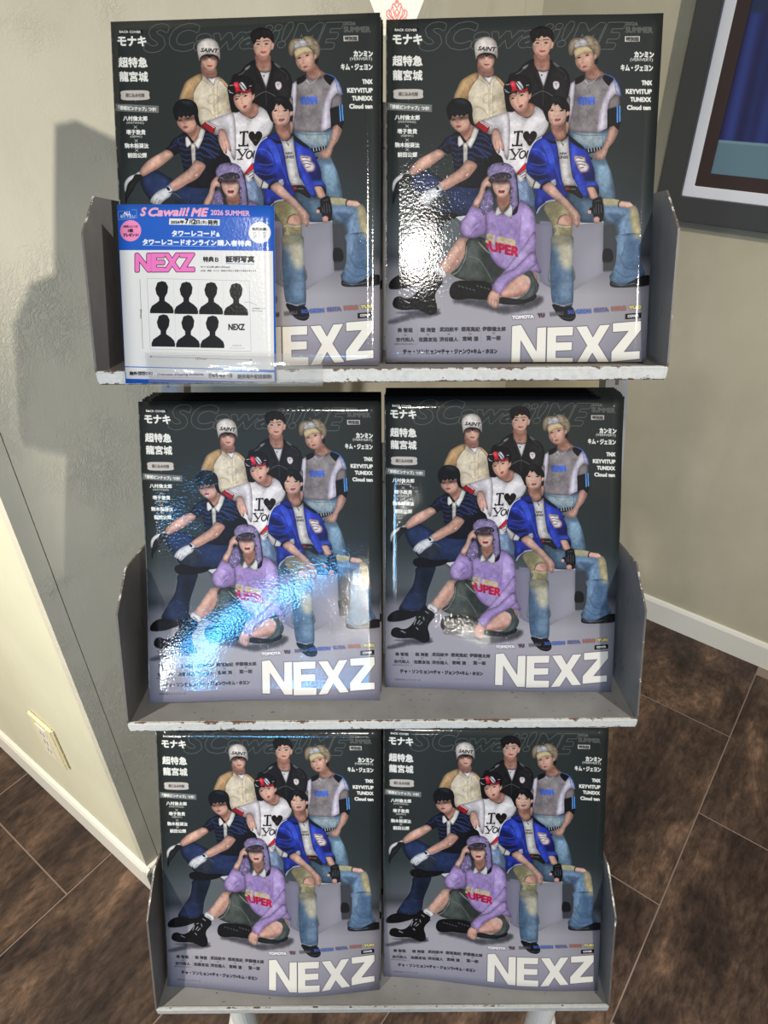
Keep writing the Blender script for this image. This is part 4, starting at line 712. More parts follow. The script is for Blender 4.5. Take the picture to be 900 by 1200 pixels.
    lf = P([(52, 520), (100, 480), (128, 520), (138, 580), (130, 640), (90, 690), (50, 700), (30, 650), (10, 620), (30, 570)], (122, 108, 150)); fur(lf, 60, (10, 480, 140, 700), FC); L([(110, 480), (140, 560), (150, 640)], 1, (30, 28, 34), .7)
    P([(128, 420), (132, 470), (150, 510), (185, 552), (215, 556), (250, 538), (280, 480), (282, 410), (240, 375), (160, 385)], (220, 180, 162))
    G([(130, 430), (150, 512), (200, 556), (165, 490), (150, 430)], (170, 124, 108), 1.2, .6); G([(120, 380), (285, 380), (275, 425), (140, 430)], (60, 42, 46), 1.3, .85)
    EY(172, 412, 14, 0); EY(249, 410, 15, 0); L([(200, 420), (192, 452), (210, 462), (225, 455)], .45, (174, 122, 108), .9); G([(196, 410), (212, 410), (216, 450), (200, 452)], (244, 208, 192), .8, .7)
    P([(176, 500), (192, 488), (206, 491), (222, 487), (238, 495), (222, 514), (190, 516)], (158, 58, 72)); L([(180, 500), (236, 497)], .4, (92, 26, 38))
    ht = P([(84, 352), (86, 305), (120, 264), (190, 243), (270, 254), (318, 298), (330, 350), (345, 430), (356, 540), (352, 640), (328, 690), (302, 706), (300, 640), (282, 590), (288, 520), (290, 450), (272, 410), (250, 375), (170, 370), (120, 395), (104, 400)], (142, 128, 172))
    fur(ht, 150, (84, 243, 356, 700), FC)
    br = P([(104, 420), (112, 370), (150, 345), (210, 330), (270, 335), (296, 360), (288, 384), (240, 378), (180, 384), (135, 400)], (52, 48, 58)); fur(br, 40, (104, 330, 296, 420), [(30, 28, 34), (84, 78, 98), (130, 118, 150)])
    L([(325, 330), (345, 430), (356, 560), (350, 640)], 1.3, (26, 24, 30), .8); P([(322, 650), (352, 630), (346, 680), (316, 706), (300, 704)], (22, 20, 26))
    P([(118, 430), (146, 520), (158, 560), (140, 540), (122, 480)], (30, 26, 32), a=.8)
    P([(20, 480), (36, 420), (75, 375), (108, 362), (110, 380), (92, 398), (116, 432), (112, 462), (84, 452), (62, 478), (52, 530), (24, 600), (-20, 640), (-40, 600), (0, 530)], (214, 172, 156))
    for q in ([(52, 430), (85, 405)], [(62, 452), (98, 438)], [(50, 410), (96, 380)]): L(q, .5, (156, 108, 96), .8)
    # ------------------------------------------------ cover lines
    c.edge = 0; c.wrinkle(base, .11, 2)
    WH = (240, 238, 230)
    tile('A', 455, 30, 7.0588)
    P([(54, 40), (262, 38), (262, 72), (54, 74)], (16, 17, 18), smooth=False); T('BACK COVER', (66, 46, 246, 66), WH, bold=.22)
    T('モナキ', (50, 94, 286, 174), WH, bold=.6); T('超特急', (48, 272, 288, 354), WH, bold=.5); T('龍宮城', (50, 392, 288, 474), WH, bold=.45)
    P([(62, 556), (175, 548), (284, 552), (292, 590), (286, 622), (175, 632), (64, 628), (55, 592)], (196, 188, 180)); T('綴じ込み付録', (95, 574, 252, 606), (70, 64, 62), bold=.2); L([(165, 630), (180, 648)], .3, (150, 146, 140))
    P([(5, 662), (368, 676), (366, 736), (3, 724)], (112, 114, 112), smooth=False); T('「厚紙ピンナップ」つき!', [(28, 678), (342, 690), (342, 722), (28, 712)], WH, bold=.3)
    for s0, b0 in (('八村倫太郎', (64, 764, 266, 804)), ('増子敦貴', (84, 878, 244, 918)), ('駒木根葵汰', (64, 992, 264, 1032)), ('前田公輝', (86, 1072, 244, 1112))): T(s0, b0, WH, bold=.3)
    T('(WATWING)', (90, 812, 236, 834), WH, bold=.1); T('(GENIC)', (114, 926, 214, 948), WH, bold=.1)
    for y in (856, 970, 1050): L([(150, y-11), (176, y+11)], .42, WH, smooth=False); L([(176, y-11), (150, y+11)], .42, WH, smooth=False)
    tile('A', 700, 0, 4)
    T('2026', (134, 96, 190, 112), (96, 98, 94), bold=.3); T('SUMMER', (134, 120, 260, 146), (88, 90, 86), bold=.5); P([(130, 164), (201, 162), (200, 188), (130, 190)], (206, 202, 196), smooth=False); T('特別版', (136, 167, 196, 186), (60, 56, 54), bold=.3)
    T('カンミン', (176, 236, 266, 262), WH, bold=.5); T('(VERIVERY)', (156, 266, 262, 284), WH, bold=.12); T('キム・ジェヨン', (112, 298, 262, 326), WH, bold=.4)
    T('TNX', (211, 372, 258, 392), WH, bold=.45); T('KEYVITUP', (137, 413, 257, 434), WH, bold=.42); T('TUNEXX', (158, 451, 254, 471), WH, bold=.42); T('Cloud ten', (143, 489, 252, 509), WH, bold=.42)
    DK = (44, 40, 46)
    tile('A', 455, 360, 5.4545)
    for s0, b0 in (('奏 智哉', (62, 158, 156, 186)), ('堀 海登', (206, 156, 302, 184)), ('武田航平', (330, 152, 446, 180)), ('樫尾篤紀', (466, 150, 584, 178)), ('伊藤健太郎', (600, 148, 748, 176)), ('杢代和人', (52, 220, 166, 246)), ('佐藤友祐', (196, 218, 312, 246)), ('渋谷謙人', (328, 216, 444, 244)), ('宮崎 湧', (474, 212, 572, 240)), ('寛一郎', (626, 206, 716, 236))): T(s0, b0, DK, bold=.24)
    T('(表紙は自分にある。)', (40, 256, 178, 268), DK, bold=.05); T('チャ・ソンヒョン×チャ・ジョンウ×キム・ホヨン', [(96, 296), (694, 292), (694, 322), (96, 328)], (30, 27, 32), bold=.32); T('主婦の友ヒットシリーズ', (56, 372, 244, 388), (70, 66, 74), bold=.1)
    for x, y in ((110, 203), (254, 200), (386, 197), (522, 194), (672, 190)): L([(x-8, y-7), (x+8, y+7)], .3, DK, smooth=False); L([(x+8, y-7), (x-8, y+7)], .3, DK, smooth=False)
    for x in (188, 322, 456, 592): L([(x, 158), (x, 262)], .2, (96, 90, 100), .8, smooth=False)
    tile('B', 560, 1040, 6)
    NX = [[(52, 456), (104, 452), (196, 592), (200, 472), (252, 472), (248, 668), (195, 665), (102, 528), (98, 652), (48, 648)],
          [(260, 474), (412, 478), (409, 522), (311, 519), (311, 553), (406, 556), (404, 596), (310, 594), (309, 630), (412, 636), (410, 678), (256, 672)],
          [(430, 480), (494, 480), (530, 540), (572, 480), (632, 480), (562, 577), (632, 674), (570, 674), (528, 616), (486, 676), (424, 678), (497, 578)],
          [(650, 474), (818, 472), (818, 516), (716, 624), (812, 625), (812, 664), (643, 668), (643, 620), (745, 518), (650, 518)]]
    for q in NX:
        L(q+[q[0]], 1.6, (92, 86, 98), .75, smooth=False)
    for q in NX:
        P(q, (240, 234, 222), smooth=False)
    P([(722, 430), (818, 428), (818, 456), (722, 458)], (20, 18, 20), smooth=False); T('COVER', (738, 437, 802, 449), WH, bold=.25)
    tile('A', 590, 350, 5.294)
    for s0, q0, cc in (('TOMOYA', [(52, 128), (184, 120), (186, 140), (54, 148)], (236, 232, 232)), ('YU', [(212, 114), (250, 112), (252, 132), (214, 134)], (70, 20, 36)), ('HARU', [(290, 108), (368, 100), (370, 118), (292, 126)], (84, 84, 90)), ('SO GEON', [(398, 92), (540, 84), (541, 104), (400, 112)], (60, 90, 176)), ('SEITA', [(564, 80), (650, 75), (651, 94), (566, 99)], (84, 84, 136)), ('HYUI', [(674, 70), (756, 65), (757, 85), (676, 90)], (168, 84, 60)), ('YUKI', [(780, 62), (856, 58), (857, 76), (782, 81)], (216, 200, 92))):
        T(s0, q0, (40, 36, 46), bold=.75, a=.75, outline=.4); T(s0, q0, cc, bold=.4)
    # print texture
    g = np.random.default_rng(3).normal(0, .008, (CH, CW, 1)); c.buf += g.astype(np.float32)
    return c
# ---------------------------------------------------------------- the flyer clipped to the top tray
def draw_flyer():
    FW, FH = 900, 1000
    c = Sheet(FW, FH, (34, 92, 188)); P, L, E, T = c.P, c.L, c.E, c.T
    Hm = hom([(138, 238), (322, 240), (325, 445), (149, 447)], [(0, 0), (1, 0), (1, 1), (0, 1)])
    def tile(x0, y0, s):
        c.map = lambda p: hom_ap(Hm, np.asarray(p, float).reshape(-1, 2)/s+np.array([x0, y0]))*np.array([FW, FH])
    c.k = FW/180.; WH = (232, 230, 226); PK = (236, 120, 190); BK = (22, 22, 26)
    tile(130, 230, 4.5)
    T('S', (166, 56, 196, 98), (240, 168, 196), bold=.6, shear=.25); T('Cawaii!', (210, 58, 424, 100), (240, 168, 196), bold=.6, shear=.25); T('ME', (436, 62, 524, 102), (240, 168, 196), bold=.7, shear=.25)
    T('2026 SUMMER', [(538, 70), (738, 74), (738, 100), (538, 96)], (240, 172, 200), bold=.3)
    T('ALL', (72, 74, 112, 92), WH, bold=.25, shear=.1); T('撮り下ろし!', (56, 92, 136, 108), WH, bold=.15); L([(44, 74), (46, 118), (146, 108), (143, 66)], .3, WH, .8, smooth=False); L([(44, 74), (70, 70)], .3, WH, .8); L([(118, 66), (143, 66)], .3, WH, .8)
    P([(320, 114), (584, 120), (584, 152), (318, 146)], WH, smooth=False)
    T('2026年', (328, 124, 398, 142), BK, bold=.2); T('7', (404, 118, 420, 142), BK, bold=.35); T('月', (424, 122, 440, 144), BK, bold=.15); T('2', (442, 120, 460, 144), BK, bold=.35); T('日', (462, 124, 480, 144), BK, bold=.2); T('(木)', (486, 124, 516, 148), BK, bold=.12); T('発売', (522, 124, 574, 148), BK, bold=.25)
    T('タワーレコード', [(334, 178), (560, 180), (560, 208), (334, 206)], (240, 240, 240), bold=.4); T('&', (566, 190, 584, 210), (240, 240, 240), bold=.3); L([(334, 210), (560, 214)], .35, (220, 226, 240), smooth=False)
    T('タワーレコードオンライン', [(178, 222), (566, 228), (566, 256), (178, 250)], (240, 240, 240), bold=.4); T('購入者特典', [(572, 228), (746, 230), (746, 260), (572, 258)], (240, 240, 240), bold=.35); L([(176, 254), (564, 262)], .35, (220, 226, 240), smooth=False)
    E((112, 176), 57, 56, (240, 140, 186)); T('1冊購入につき', (72, 148, 150, 160), BK, bold=.12); T('1枚', (98, 166, 126, 184), BK, bold=.3); T('プレゼント!', (72, 190, 154, 206), BK, bold=.25)
    E((790, 188), 57, 56, (228, 228, 226)); T('枚数限定!', (752, 162, 828, 176), BK, bold=.25)
    for y in (186, 198, 208): T('特典なくなり次第終了', (758, y, 824, y+7), (70, 70, 74), bold=.02)
    tile(130, 290, 4.5)
    P([(52, 8), (858, 14), (866, 640), (84, 648)], (226, 224, 220), smooth=False)
    N = ['N', 'E', 'X', 'Z']; xb = ((142, 216), (228, 292), (298, 372), (378, 448))
    for a, (x0, x1) in zip(N, xb): T(a, (x0, 32, x1, 118), (60, 16, 40), bold=2.0)
    for a, (x0, x1) in zip(N, xb): T(a, (x0, 32, x1, 118), PK, bold=1.3)
    L([(484, 36), (592, 40), (592, 80), (484, 76), (484, 36)], .2, (190, 188, 184), smooth=False); T('特典', (498, 46, 552, 72), BK, bold=.3); T('B', (560, 50, 578, 72), BK, bold=.15); T('証明写真', (616, 42, 762, 74), BK, bold=.4); L([(616, 80), (762, 84)], .5, (40, 100, 196), smooth=False)
    T('サイズ:L判 (89×127mm)', (484, 94, 636, 106), BK, bold=.08); T('※対象・期間・サイズ、絵柄は予告なく変更する場合があります', (484, 114, 772, 124), BK, bold=.03)
    L([(200, 158), (736, 172), (746, 540), (218, 528), (200, 158)], .25, (120, 118, 116), smooth=False)
    def head(x, y, s=1.0):
        P([(x-28, y-66), (x-34, y-94), (x-24, y-122), (x, y-134), (x+22, y-128), (x+34, y-104), (x+30, y-72), (x+16, y-48), (x+16, y-30), (x+40, y-14), (x+58, y+4), (x+63, y+22), (x+62, y+36), (x-62, y+34), (x-62, y+16), (x-52, y-4), (x-30, y-18), (x-14, y-30), (x-14, y-48)], (17, 17, 20), smooth=False)
        E((x-8, y-118), 18, 12, (17, 17, 20))
    for x, y in ((279, 306), (408, 310), (538, 312), (668, 317), (287, 480), (417, 484), (545, 487)): head(x, y)
    for x, y in ((343, 330), (472, 334), (602, 338), (352, 500), (480, 504)): L([(x, y-170), (x, y+10)], .15, (170, 168, 166), smooth=False)
    T('NEXZ', (630, 398, 712, 428), BK, bold=.35)
    T('NEXZ', (650, 506, 698, 514), (140, 140, 140)); T('special photo', (636, 520, 712, 528), (160, 160, 160))
    L([(712, 284), (740, 284), (776, 300)], .35, (70, 110, 150)); T('本体表紙サイズ', (752, 312, 818, 320), (60, 60, 60)); T('約17×13mm', (752, 324, 806, 332), (60, 60, 60))
    L([(162, 162), (178, 524)], .3, (50, 50, 52), smooth=False); T('89mm', [(172, 320), (173, 368), (163, 368), (162, 320)], (50, 50, 52))
    tile(130, 390, 3.4615)
    L([(172, 90), (574, 104)], .3, (50, 50, 52), smooth=False); T('127mm', (352, 94, 396, 104), (50, 50, 52))
    for x, y in ((172, 90), (574, 104)): P([(x-4, y-4), (x+4, y), (x-4, y+4)], (50, 50, 52), smooth=False)
    L([(58, 130), (672, 146)], 1.0, (34, 92, 188), smooth=False); P([(66, 140), (666, 154), (668, 192), (68, 178)], (224, 222, 220), smooth=False)
    T('海外通販OK!', (82, 150, 176, 164), BK, bold=.3); T('Overseas shipping available.', (196, 156, 386, 168), (60, 30, 70), bold=.15); T('전세계 배송 가능', (404, 156, 500, 174), BK, bold=.2); T('提供海外配送服務!', (520, 162, 656, 178), BK, bold=.25)
    for q in ([(82, 168), (176, 171)], [(196, 171), (386, 176)], [(404, 176), (500, 180)], [(520, 180), (656, 184)]): L(q, .3, (220, 90, 150), smooth=False)
    return c
PX0, PX1, PZ0, PZ1 = -.496, .40, 1.079, 1.72
pf = empty('framed_picture', room(PX0, NR, PZ0), ROOMROT, label='large dark framed picture of a blue curtain and stage on the right wall', cat='picture')
W_, H_ = PX1-PX0, PZ1-PZ0
def ring(name, o0, o1, y0, y1, m, bev=0, parent=pf):
    bm = bmesh.new()
    def q(i): return [(i, i), (W_-i, i), (W_-i, H_-i), (i, H_-i)]
    A, B = q(o0), q(o1); vs = [[bm.verts.new((p[0], y, p[1])) for p in P_] for P_ in (A, B) for y in (y0, y1)]
    for k in range(4):
        l = (k+1) % 4
        for a, b in ((0, 1), (1, 3), (3, 2), (2, 0)): bm.faces.new((vs[a][k], vs[a][l], vs[b][l], vs[b][k]))
    if bev: bmesh.ops.bevel(bm, geom=list(bm.edges), offset=bev, segments=2, affect='EDGES')
    return obj(name, bm, m, parent)
ring('frame', 0, .047, -.030, 0, mat('charcoal_frame', srgb(58, 58, 58), .5)[0], .0015)
ring('mat_board', .047, .068, -.020, 0, mat('silver_bevel', srgb(216, 216, 220), .3)[0], .001)
ring('inner_border', .068, .0925, -.017, 0, mat('brown_border', srgb(52, 36, 30), .5)[0])
bm = bmesh.new(); vs = [bm.verts.new(p) for p in ((.0925, -.012, .0925), (W_-.0925, -.012, .0925), (W_-.0925, -.012, H_-.0925), (.0925, -.012, H_-.0925))]; f = bm.faces.new(vs)
uvl = bm.loops.layers.uv.new('UVMap')
for l, uv_ in zip(f.loops, ((0, 0), (1, 0), (1, 1), (0, 1))): l[uvl].uv = uv_
pm_, nt_, b_ = mat('picture_print', (1, 1, 1), .4); ti = nn(nt_, 'ShaderNodeTexImage'); ti.image = draw_picture().image('picture_print'); nt_.links.new(ti.outputs[0], b_.inputs['Base Color'])
obj('picture_sheet', bm, pm_, pf)

# ------------------------------------------------------------ display rack
rack = empty('magazine_rack', (-.016, .55, 0), label='three tier grey metal magazine rack with worn white tray lips', cat='rack')
RK = Matrix.Translation((.016, -.55, 0))
def rp(o): o.matrix_parent_inverse = RK; return o
TH = .4815; UP = Vector((0, math.sin(TH), math.cos(TH))); NO = Vector((0, -math.cos(TH), math.sin(TH)))
# front left and right ends of each lip, lip height, floor height at the lip
lips = [((-.262, .5530, 1.1865), (.2285, .5650, 1.1845), .0118, 1.1950), ((-.262, .4250, .8808), (.2295, .4375, .8800), .0108, .8890), ((-.2555, .2905, .5830), (.2230, .3025, .5820), .0100, .5900)]
for k, (a, b, lh, fz) in enumerate(lips):
    a = Vector(a); b = Vector(b); X = Vector((b.x-a.x, b.y-a.y, 0)); Wt = X.length; X.normalize(); Y = Vector((-X.y, X.x, 0))
    Mx = Matrix(((X.x, Y.x, 0, a.x), (X.y, Y.y, 0, a.y), (0, 0, 1, fz), (0, 0, 0, 1)))
    D = .118; pg = TH
    fd = -.24*D
    bm = bmesh.new(); prism(bm, [(.001, .003, .0005), (.001, D, fd), (.001, D, fd-.0016), (.001, .003, -.0011)], (Wt-.002, 0, 0))
    prism(bm, [(.001, D-.0008, fd), (.001, D+.001, fd), (.001, D+.001+.235*math.sin(pg), fd+.235*math.cos(pg)), (.001, D-.0008+.235*math.sin(pg), fd+.235*math.cos(pg))], (Wt-.002, 0, 0))
    tr = obj('tray', bm, M_TRAY, rack); tr.matrix_world = Mx; tr.parent = rack; tr.matrix_parent_inverse = RK
    bm = bmesh.new(); box(bm, (0, 0, a.z-fz-.0005), (Wt, .0040, a.z-fz+lh), 0, .0012); obj('front_lip', bm, M_LIP if k < 2 else M_LIP2, tr)
    prof = [(.0015, -.001), (.0015, .006), (.043, .106), (.086, .126), (.150, .108), (.150, .03), (D, -.24*D-.001)]
    for x in (0, Wt-.0018):
        bm = bmesh.new(); prism(bm, [(x, y, z) for y, z in prof], (.0018, 0, 0), 0, 1)
        obj('side_panel', bm, [M_TRAY, M_RIM], tr)
# slotted uprights behind the trays
def up_pt(x, z): return Vector((x, .700+(z-1.11)*.438, z))
for x in (-.262, .2205):
    bm = bmesh.new(); a = up_pt(x, .60); b = up_pt(x, 1.37); d = (b-a).normalized(); nrm = Vector((0, -d.z, d.y))
    for (x0, x1, q0, q1) in ((0, .0245, 0, .0016), (0, .0016, 0, -.024), (.0229, .0245, 0, -.024)):
        prism(bm, [a+Vector((x0, 0, 0))+nrm*q1, a+Vector((x1, 0, 0))+nrm*q1, a+Vector((x1, 0, 0))+nrm*q0, a+Vector((x0, 0, 0))+nrm*q0], b-a)
    up = obj('upright', bm, M_POST, rack); up.matrix_parent_inverse = RK
    bm = bmesh.new(); s = .02
    while s < .82:
        c = a+d*s+Vector((.0122, 0, 0))+nrm*.0018; box(bm, (-.0016, -.0004, -.0065), (.0016, .0004, .0065), 0, 0, Matrix.Translation(c) @ Matrix.Rotation(-math.atan2(d.y, d.z), 4, 'X')); s += .025
    so_ = obj('slots', bm, M_BLACK, up); so_['kind'] = 'stuff'
# tray brackets joining tray backs to the uprights
for k, (a, b, lh, fz) in enumerate(lips):
    for x in (-.2515, .2312-.01*(k == 2)-.003):
        p1 = up_pt(x, fz+.03); bm = bmesh.new(); y0 = a[1]+.118
        box(bm, (x-.002, y0, fz-.014), (x+.002, p1.y+.012, fz-.002)); br = obj('bracket', bm, M_POST, rack); br.matrix_parent_inverse = RK
# legs and base
for x in (-.196, .178):
    bm = bmesh.new(); tube(bm, (x, .352, .012), (x, .352, .5815), .0155); lg_ = obj('leg', bm, M_LEG, rack, smooth=False); lg_.matrix_parent_inverse = RK
    bm = bmesh.new(); tube(bm, (x, .352, 0), (x, .352, .016), .022, .019); q_ = obj('rubber_foot', bm, M_BLACK, lg_)
    bm = bmesh.new(); box(bm, (x+.013, .335, .545), (x+.034, .362, .577), 0, .003); q_ = obj('clamp', bm, M_BLACK, lg_)
for x in (-.250, .2325):
    bm = bmesh.new(); tube(bm, (x, .33, .175), (x, .62, .175), .011); tube(bm, (x, .56, .012), (x, .56, .60), .0125); lg_ = obj('leg', bm, M_LEG, rack); lg_.matrix_parent_inverse = RK
    bm = bmesh.new(); tube(bm, (x, .56, 0), (x, .56, .014), .018, .016); obj('rubber_foot', bm, M_BLACK, lg_)
bm = bmesh.new(); tube(bm, (-.250, .345, .175), (.2325, .345, .175), .009); tube(bm, (-.250, .56, .175), (.2325, .56, .175), .009); q_ = obj('cross_bar', bm, M_LEG, rack); q_.matrix_parent_inverse = RK

# ------------------------------------------------------------ magazines
COVER = draw_cover().image('cover_print')
M_COVER = glossy_print('glossy_cover', COVER); M_SPINE = mat('spine_paper', srgb(60, 62, 62), .35, coat=.6)[0]; M_BACKC = mat('back_cover', srgb(38, 40, 42), .3, coat=.8)[0]
MW, MH = .230, .297
def sheet_mesh(name, disp, w0, w1, h0, h1, off, th, mats, nx=20, ny=26, uv=None, front=0, side=1, back=1):
    """a sheet following the curl disp(u,v): off = height of its front face above the magazine's back plane"""
    bm = bmesh.new(); F = {}; B = {}; ul = bm.loops.layers.uv.new('UVMap')
    for j in range(ny+1):
        for i in range(nx+1):
            u = i/nx; v = j/ny; x = w0+(w1-w0)*u; y = h0+(h1-h0)*v; d = disp(x/MW, 1-y/MH)
            F[i, j] = bm.verts.new((x, y, off+d)); B[i, j] = bm.verts.new((x, y, off-th+d*(1 if th < .002 else .25)))
    def uvs(f, vs):
        for l, (i, j) in zip(f.loops, vs):
            p = F[i, j].co; u, vv = p.x/MW, p.y/MH; l[ul].uv = uv(u, vv) if uv else (u, vv)
    for j in range(ny):
        for i in range(nx):
            q = [(i, j), (i+1, j), (i+1, j+1), (i, j+1)]
            f = bm.faces.new([F[k] for k in q]); f.material_index = front; f.smooth = True; uvs(f, q)
            f = bm.faces.new([B[k] for k in q[::-1]]); f.material_index = back; f.smooth = True
    E_ = [((i, 0), (i+1, 0)) for i in range(nx)]+[((i+1, ny), (i, ny)) for i in range(nx)]+[((nx, j), (nx, j+1)) for j in range(ny)]+[((0, j+1), (0, j)) for j in range(ny)]
    for a, b in E_: f = bm.faces.new((F[b], F[a], B[a], B[b])); f.material_index = side
    me = bpy.data.meshes.new(name); bm.to_mesh(me); bm.free()
    for m in mats: me.materials.append(m)
    return me
TK = .0068
def magazine(parent_inv, C, label, group, disp, h0=0, vwarp=0, meshes=None, vs=1):
    """C: matrix of the magazine frame (x across, y up the cover, z out of the cover), its back plane at z=0"""
    r = bpy.data.objects.new('magazine', None); r.empty_display_size = .03; link(r, None, label, 'magazine', group); r.matrix_world = C
    if meshes is None:
        uvf = lambda u, v: (u, 1-(1-v)*vs-vwarp*math.sin(math.pi*min(max(v, 0), 1))**.7)
        meshes = [('front_cover', sheet_mesh('front_cover', disp, 0, MW, h0, MH, TK, .0003, [M_COVER, M_PAGE], uv=uvf)),
                  ('page_block', sheet_mesh('page_block', disp, .0006, MW-.0012, h0, MH-.0008, TK-.0004, TK-.0009, [M_PAGE], front=0, side=0, back=0, nx=14, ny=14)),
                  ('back_cover', sheet_mesh('back_cover', lambda u, v: disp(u, v)*.25, 0, MW, h0, MH, .0004, .0003, [M_BACKC], front=0, side=0, back=0, nx=6, ny=6)),
                  ('spine', sheet_mesh('spine', lambda u, v: disp(u, v), -.0005, .0004, h0, MH, TK, TK-.0001, [M_SPINE], front=0, side=0, back=0, nx=1, ny=20))]
    for nme, me in meshes: link(bpy.data.objects.new(nme, me), r)
    return r, meshes
CORN = [[(-.2492, .5886, 1.1786), (-.0193, .5838, 1.1808), (-.2487, .7262, 1.4419)], [(-.0134, .5876, 1.1780), (.2165, .5829, 1.1807), (-.0136, .7254, 1.4411)],
        [(-.2496, .4661, .8819), (-.0197, .4715, .8803), (-.2510, .6032, 1.1453)], [(-.0144, .4799, .8807), (.2156, .4794, .8817), (-.0152, .6173, 1.1440)],
        [(-.2499, .3161, .5860), (-.0200, .3192, .5847), (-.2503, .4535, .8493)], [(-.0151, .3246, .5846), (.2149, .3217, .5866), (-.0156, .4623, .8477)]]
sn = math.sin
def bump_(x, c, w_): return math.exp(-((x-c)/w_)**2)
DISP = [lambda u, v: .0045*u*u+.0008*sn(3*u+2*v)+.0008*sn(7*v),
        lambda u, v: .0020*bump_(u, .15, .25)*bump_(v, .68, .2)-.0015*bump_(u, .9, .2)+.001*sn(6*v+2*u),
        lambda u, v: .011*(v**3)*(1-.35*bump_(u, .95, .2))+.0022*sn(6.5*u+1.0)*v+.0014*sn(9*v+4*u),
        lambda u, v: -.004*(v**4)*(1-u)+.0024*sn(5*u+5*v)+.0012*sn(11*v-3*u),
        lambda u, v: .012*(v**4)*bump_(u, .62, .36)+.0016*sn(4*u+6*v)*v,
        lambda u, v: (v**4)*(-.006*(1-u)+.006*bump_(u, .65, .35))+.0012*sn(5*u+4*v)]
LAB = ['front magazine of the top tray left stack, lower half covered by blue flyer', 'front magazine of the top tray right stack, bright glare over the boots',
       'front magazine of the middle tray left stack, blue and white glare at the bottom', 'front magazine of the middle tray right stack, beside the right side panel',
       'front magazine of the bottom tray left stack, lower edge curling outward', 'front magazine of the bottom tray right stack, cover nearly free of glare']
PLACE = ['top tray left', 'top tray right', 'middle tray left', 'middle tray right', 'bottom tray left', 'bottom tray right']
VW = [.009, .009, 0, 0, -.009, -.009]
rj_ = random.Random(11); backm = None
FLY_ = [.553, .565, .425, .4375, .2905, .3025]; FLZ = [1.195, 1.195, .889, .889, .5900, .5900]
FZ = [FLZ[k]-.24*(CORN[k][0][1]+.004-FLY_[k]) for k in range(6)]; FDIR = Vector((0, .9724, -.2334))
for k, (bl, br_, tl) in enumerate(CORN):
    bl, br_, tl = Vector(bl), Vector(br_), Vector(tl); X = (br_-bl).normalized(); U_ = (tl-bl); U_ = (U_-X*U_.dot(X)).normalized(); Nn = X.cross(U_)
    h0 = max(0, (FZ[k]+.0012-min(bl.z, br_.z))/U_.z) if k < 2 else 0
    lift = max(0, (FZ[k]+.0006-min(bl.z, br_.z))/U_.z) if k >= 2 else 0
    o0 = bl-Nn*TK+U_*lift
    C = Matrix((X, U_, Nn)).transposed().to_4x4(); C.translation = o0
    magazine(None, C, LAB[k], 'front magazines of the six stacks', DISP[k], h0, VW[k], vs=1.013 if k < 2 else 1)
    nb = 6 if k > 1 else 5
    for q in range(1, nb):
        step = q*(TK+.0005); dx = rj_.uniform(-.0006, .0012)+(.0003 if k % 2 == 0 else 0)*q; sft = step/(-Nn.dot(FDIR)); dy = rj_.uniform(.0002, .0010)
        if k < 2: dy += h0*.0
        Cq = C.copy(); Cq.translation = o0+FDIR*sft+U_*dy+X*dx
        hq = h0 if k < 2 else 0
        if backm is None or (k == 2 and q == 1):
            r_, backm = magazine(None, Cq, '', None, lambda u, v: .0, hq)
        else: r_, _ = magazine(None, Cq, '', None, None, meshes=backm)
        ORD = ['', 'second', 'third', 'fourth', 'fifth', 'sixth', 'seventh', 'eighth']; r_['label'] = '%s magazine from the front, only its edges showing, in the %s stack' % (ORD[q], PLACE[k]); r_['group'] = 'spare magazines in the %s stack' % PLACE[k]
        r_['category'] = 'magazine'

# ------------------------------------------------------------ flyer on the top tray, its clear holder, the pennant card
FLY = draw_flyer().image('flyer_print'); M_FLY = glossy_print('flyer_print', FLY, .1, .2, .2, .58); M_FLY.node_tree.nodes['Principled BSDF'].inputs['Coat Weight'].default_value = .35
def quad_card(name, P4, th, mats, parent=None, bend=0, nx=12, ny=14, **k):
    tl, tr, br, bl = [Vector(p) for p in P4]; bm = bmesh.new(); ul = bm.loops.layers.uv.new('UVMap'); nrm = (br-bl).cross(tl-bl).normalized(); F = {}; B = {}
    for j in range(ny+1):
        for i in range(nx+1):
            u, v = i/nx, j/ny; p = (bl.lerp(br, u)).lerp(tl.lerp(tr, u), v)+nrm*bend*sn(math.pi*u)*(.4+v)
            F[i, j] = bm.verts.new(p); B[i, j] = bm.verts.new(p-nrm*th)
    for j in range(ny):
        for i in range(nx):
            q = [(i, j), (i+1, j), (i+1, j+1), (i, j+1)]; f = bm.faces.new([F[a] for a in q]); f.smooth = True
            for l, (a, b) in zip(f.loops, q): l[ul].uv = (a/nx, b/ny)
            f = bm.faces.new([B[a] for a in q[::-1]]); f.material_index = 1; f.smooth = True
    for a, b in [((i, 0), (i+1, 0)) for i in range(nx)]+[((i+1, ny), (i, ny)) for i in range(nx)]+[((nx, j), (nx, j+1)) for j in range(ny)]+[((0, j+1), (0, j)) for j in range(ny)]:
        bm.faces.new((F[b], F[a], B[a], B[b])).material_index = 1
    me = bpy.data.meshes.new(name); bm.to_mesh(me); bm.free()
    for m in mats: me.materials.append(m)
    return link(bpy.data.objects.new(name, me), parent, **k)
M_PAPER = mat('white_paper', srgb(228, 226, 220), .6)[0]
quad_card('flyer', [(-.2345, .6125, 1.3200), (-.1050, .6145, 1.3180), (-.1060, .5495, 1.1915), (-.2345, .5455, 1.1915)], .0004, [M_FLY, M_PAPER], bend=.0015, label='blue and white paper flyer with seven black silhouettes in a clear holder', cat='flyer')
m, nt, b = mat('clear_plastic', (.92, .95, .97), .05, spec=.6); b.inputs['Transmission Weight'].default_value = .0
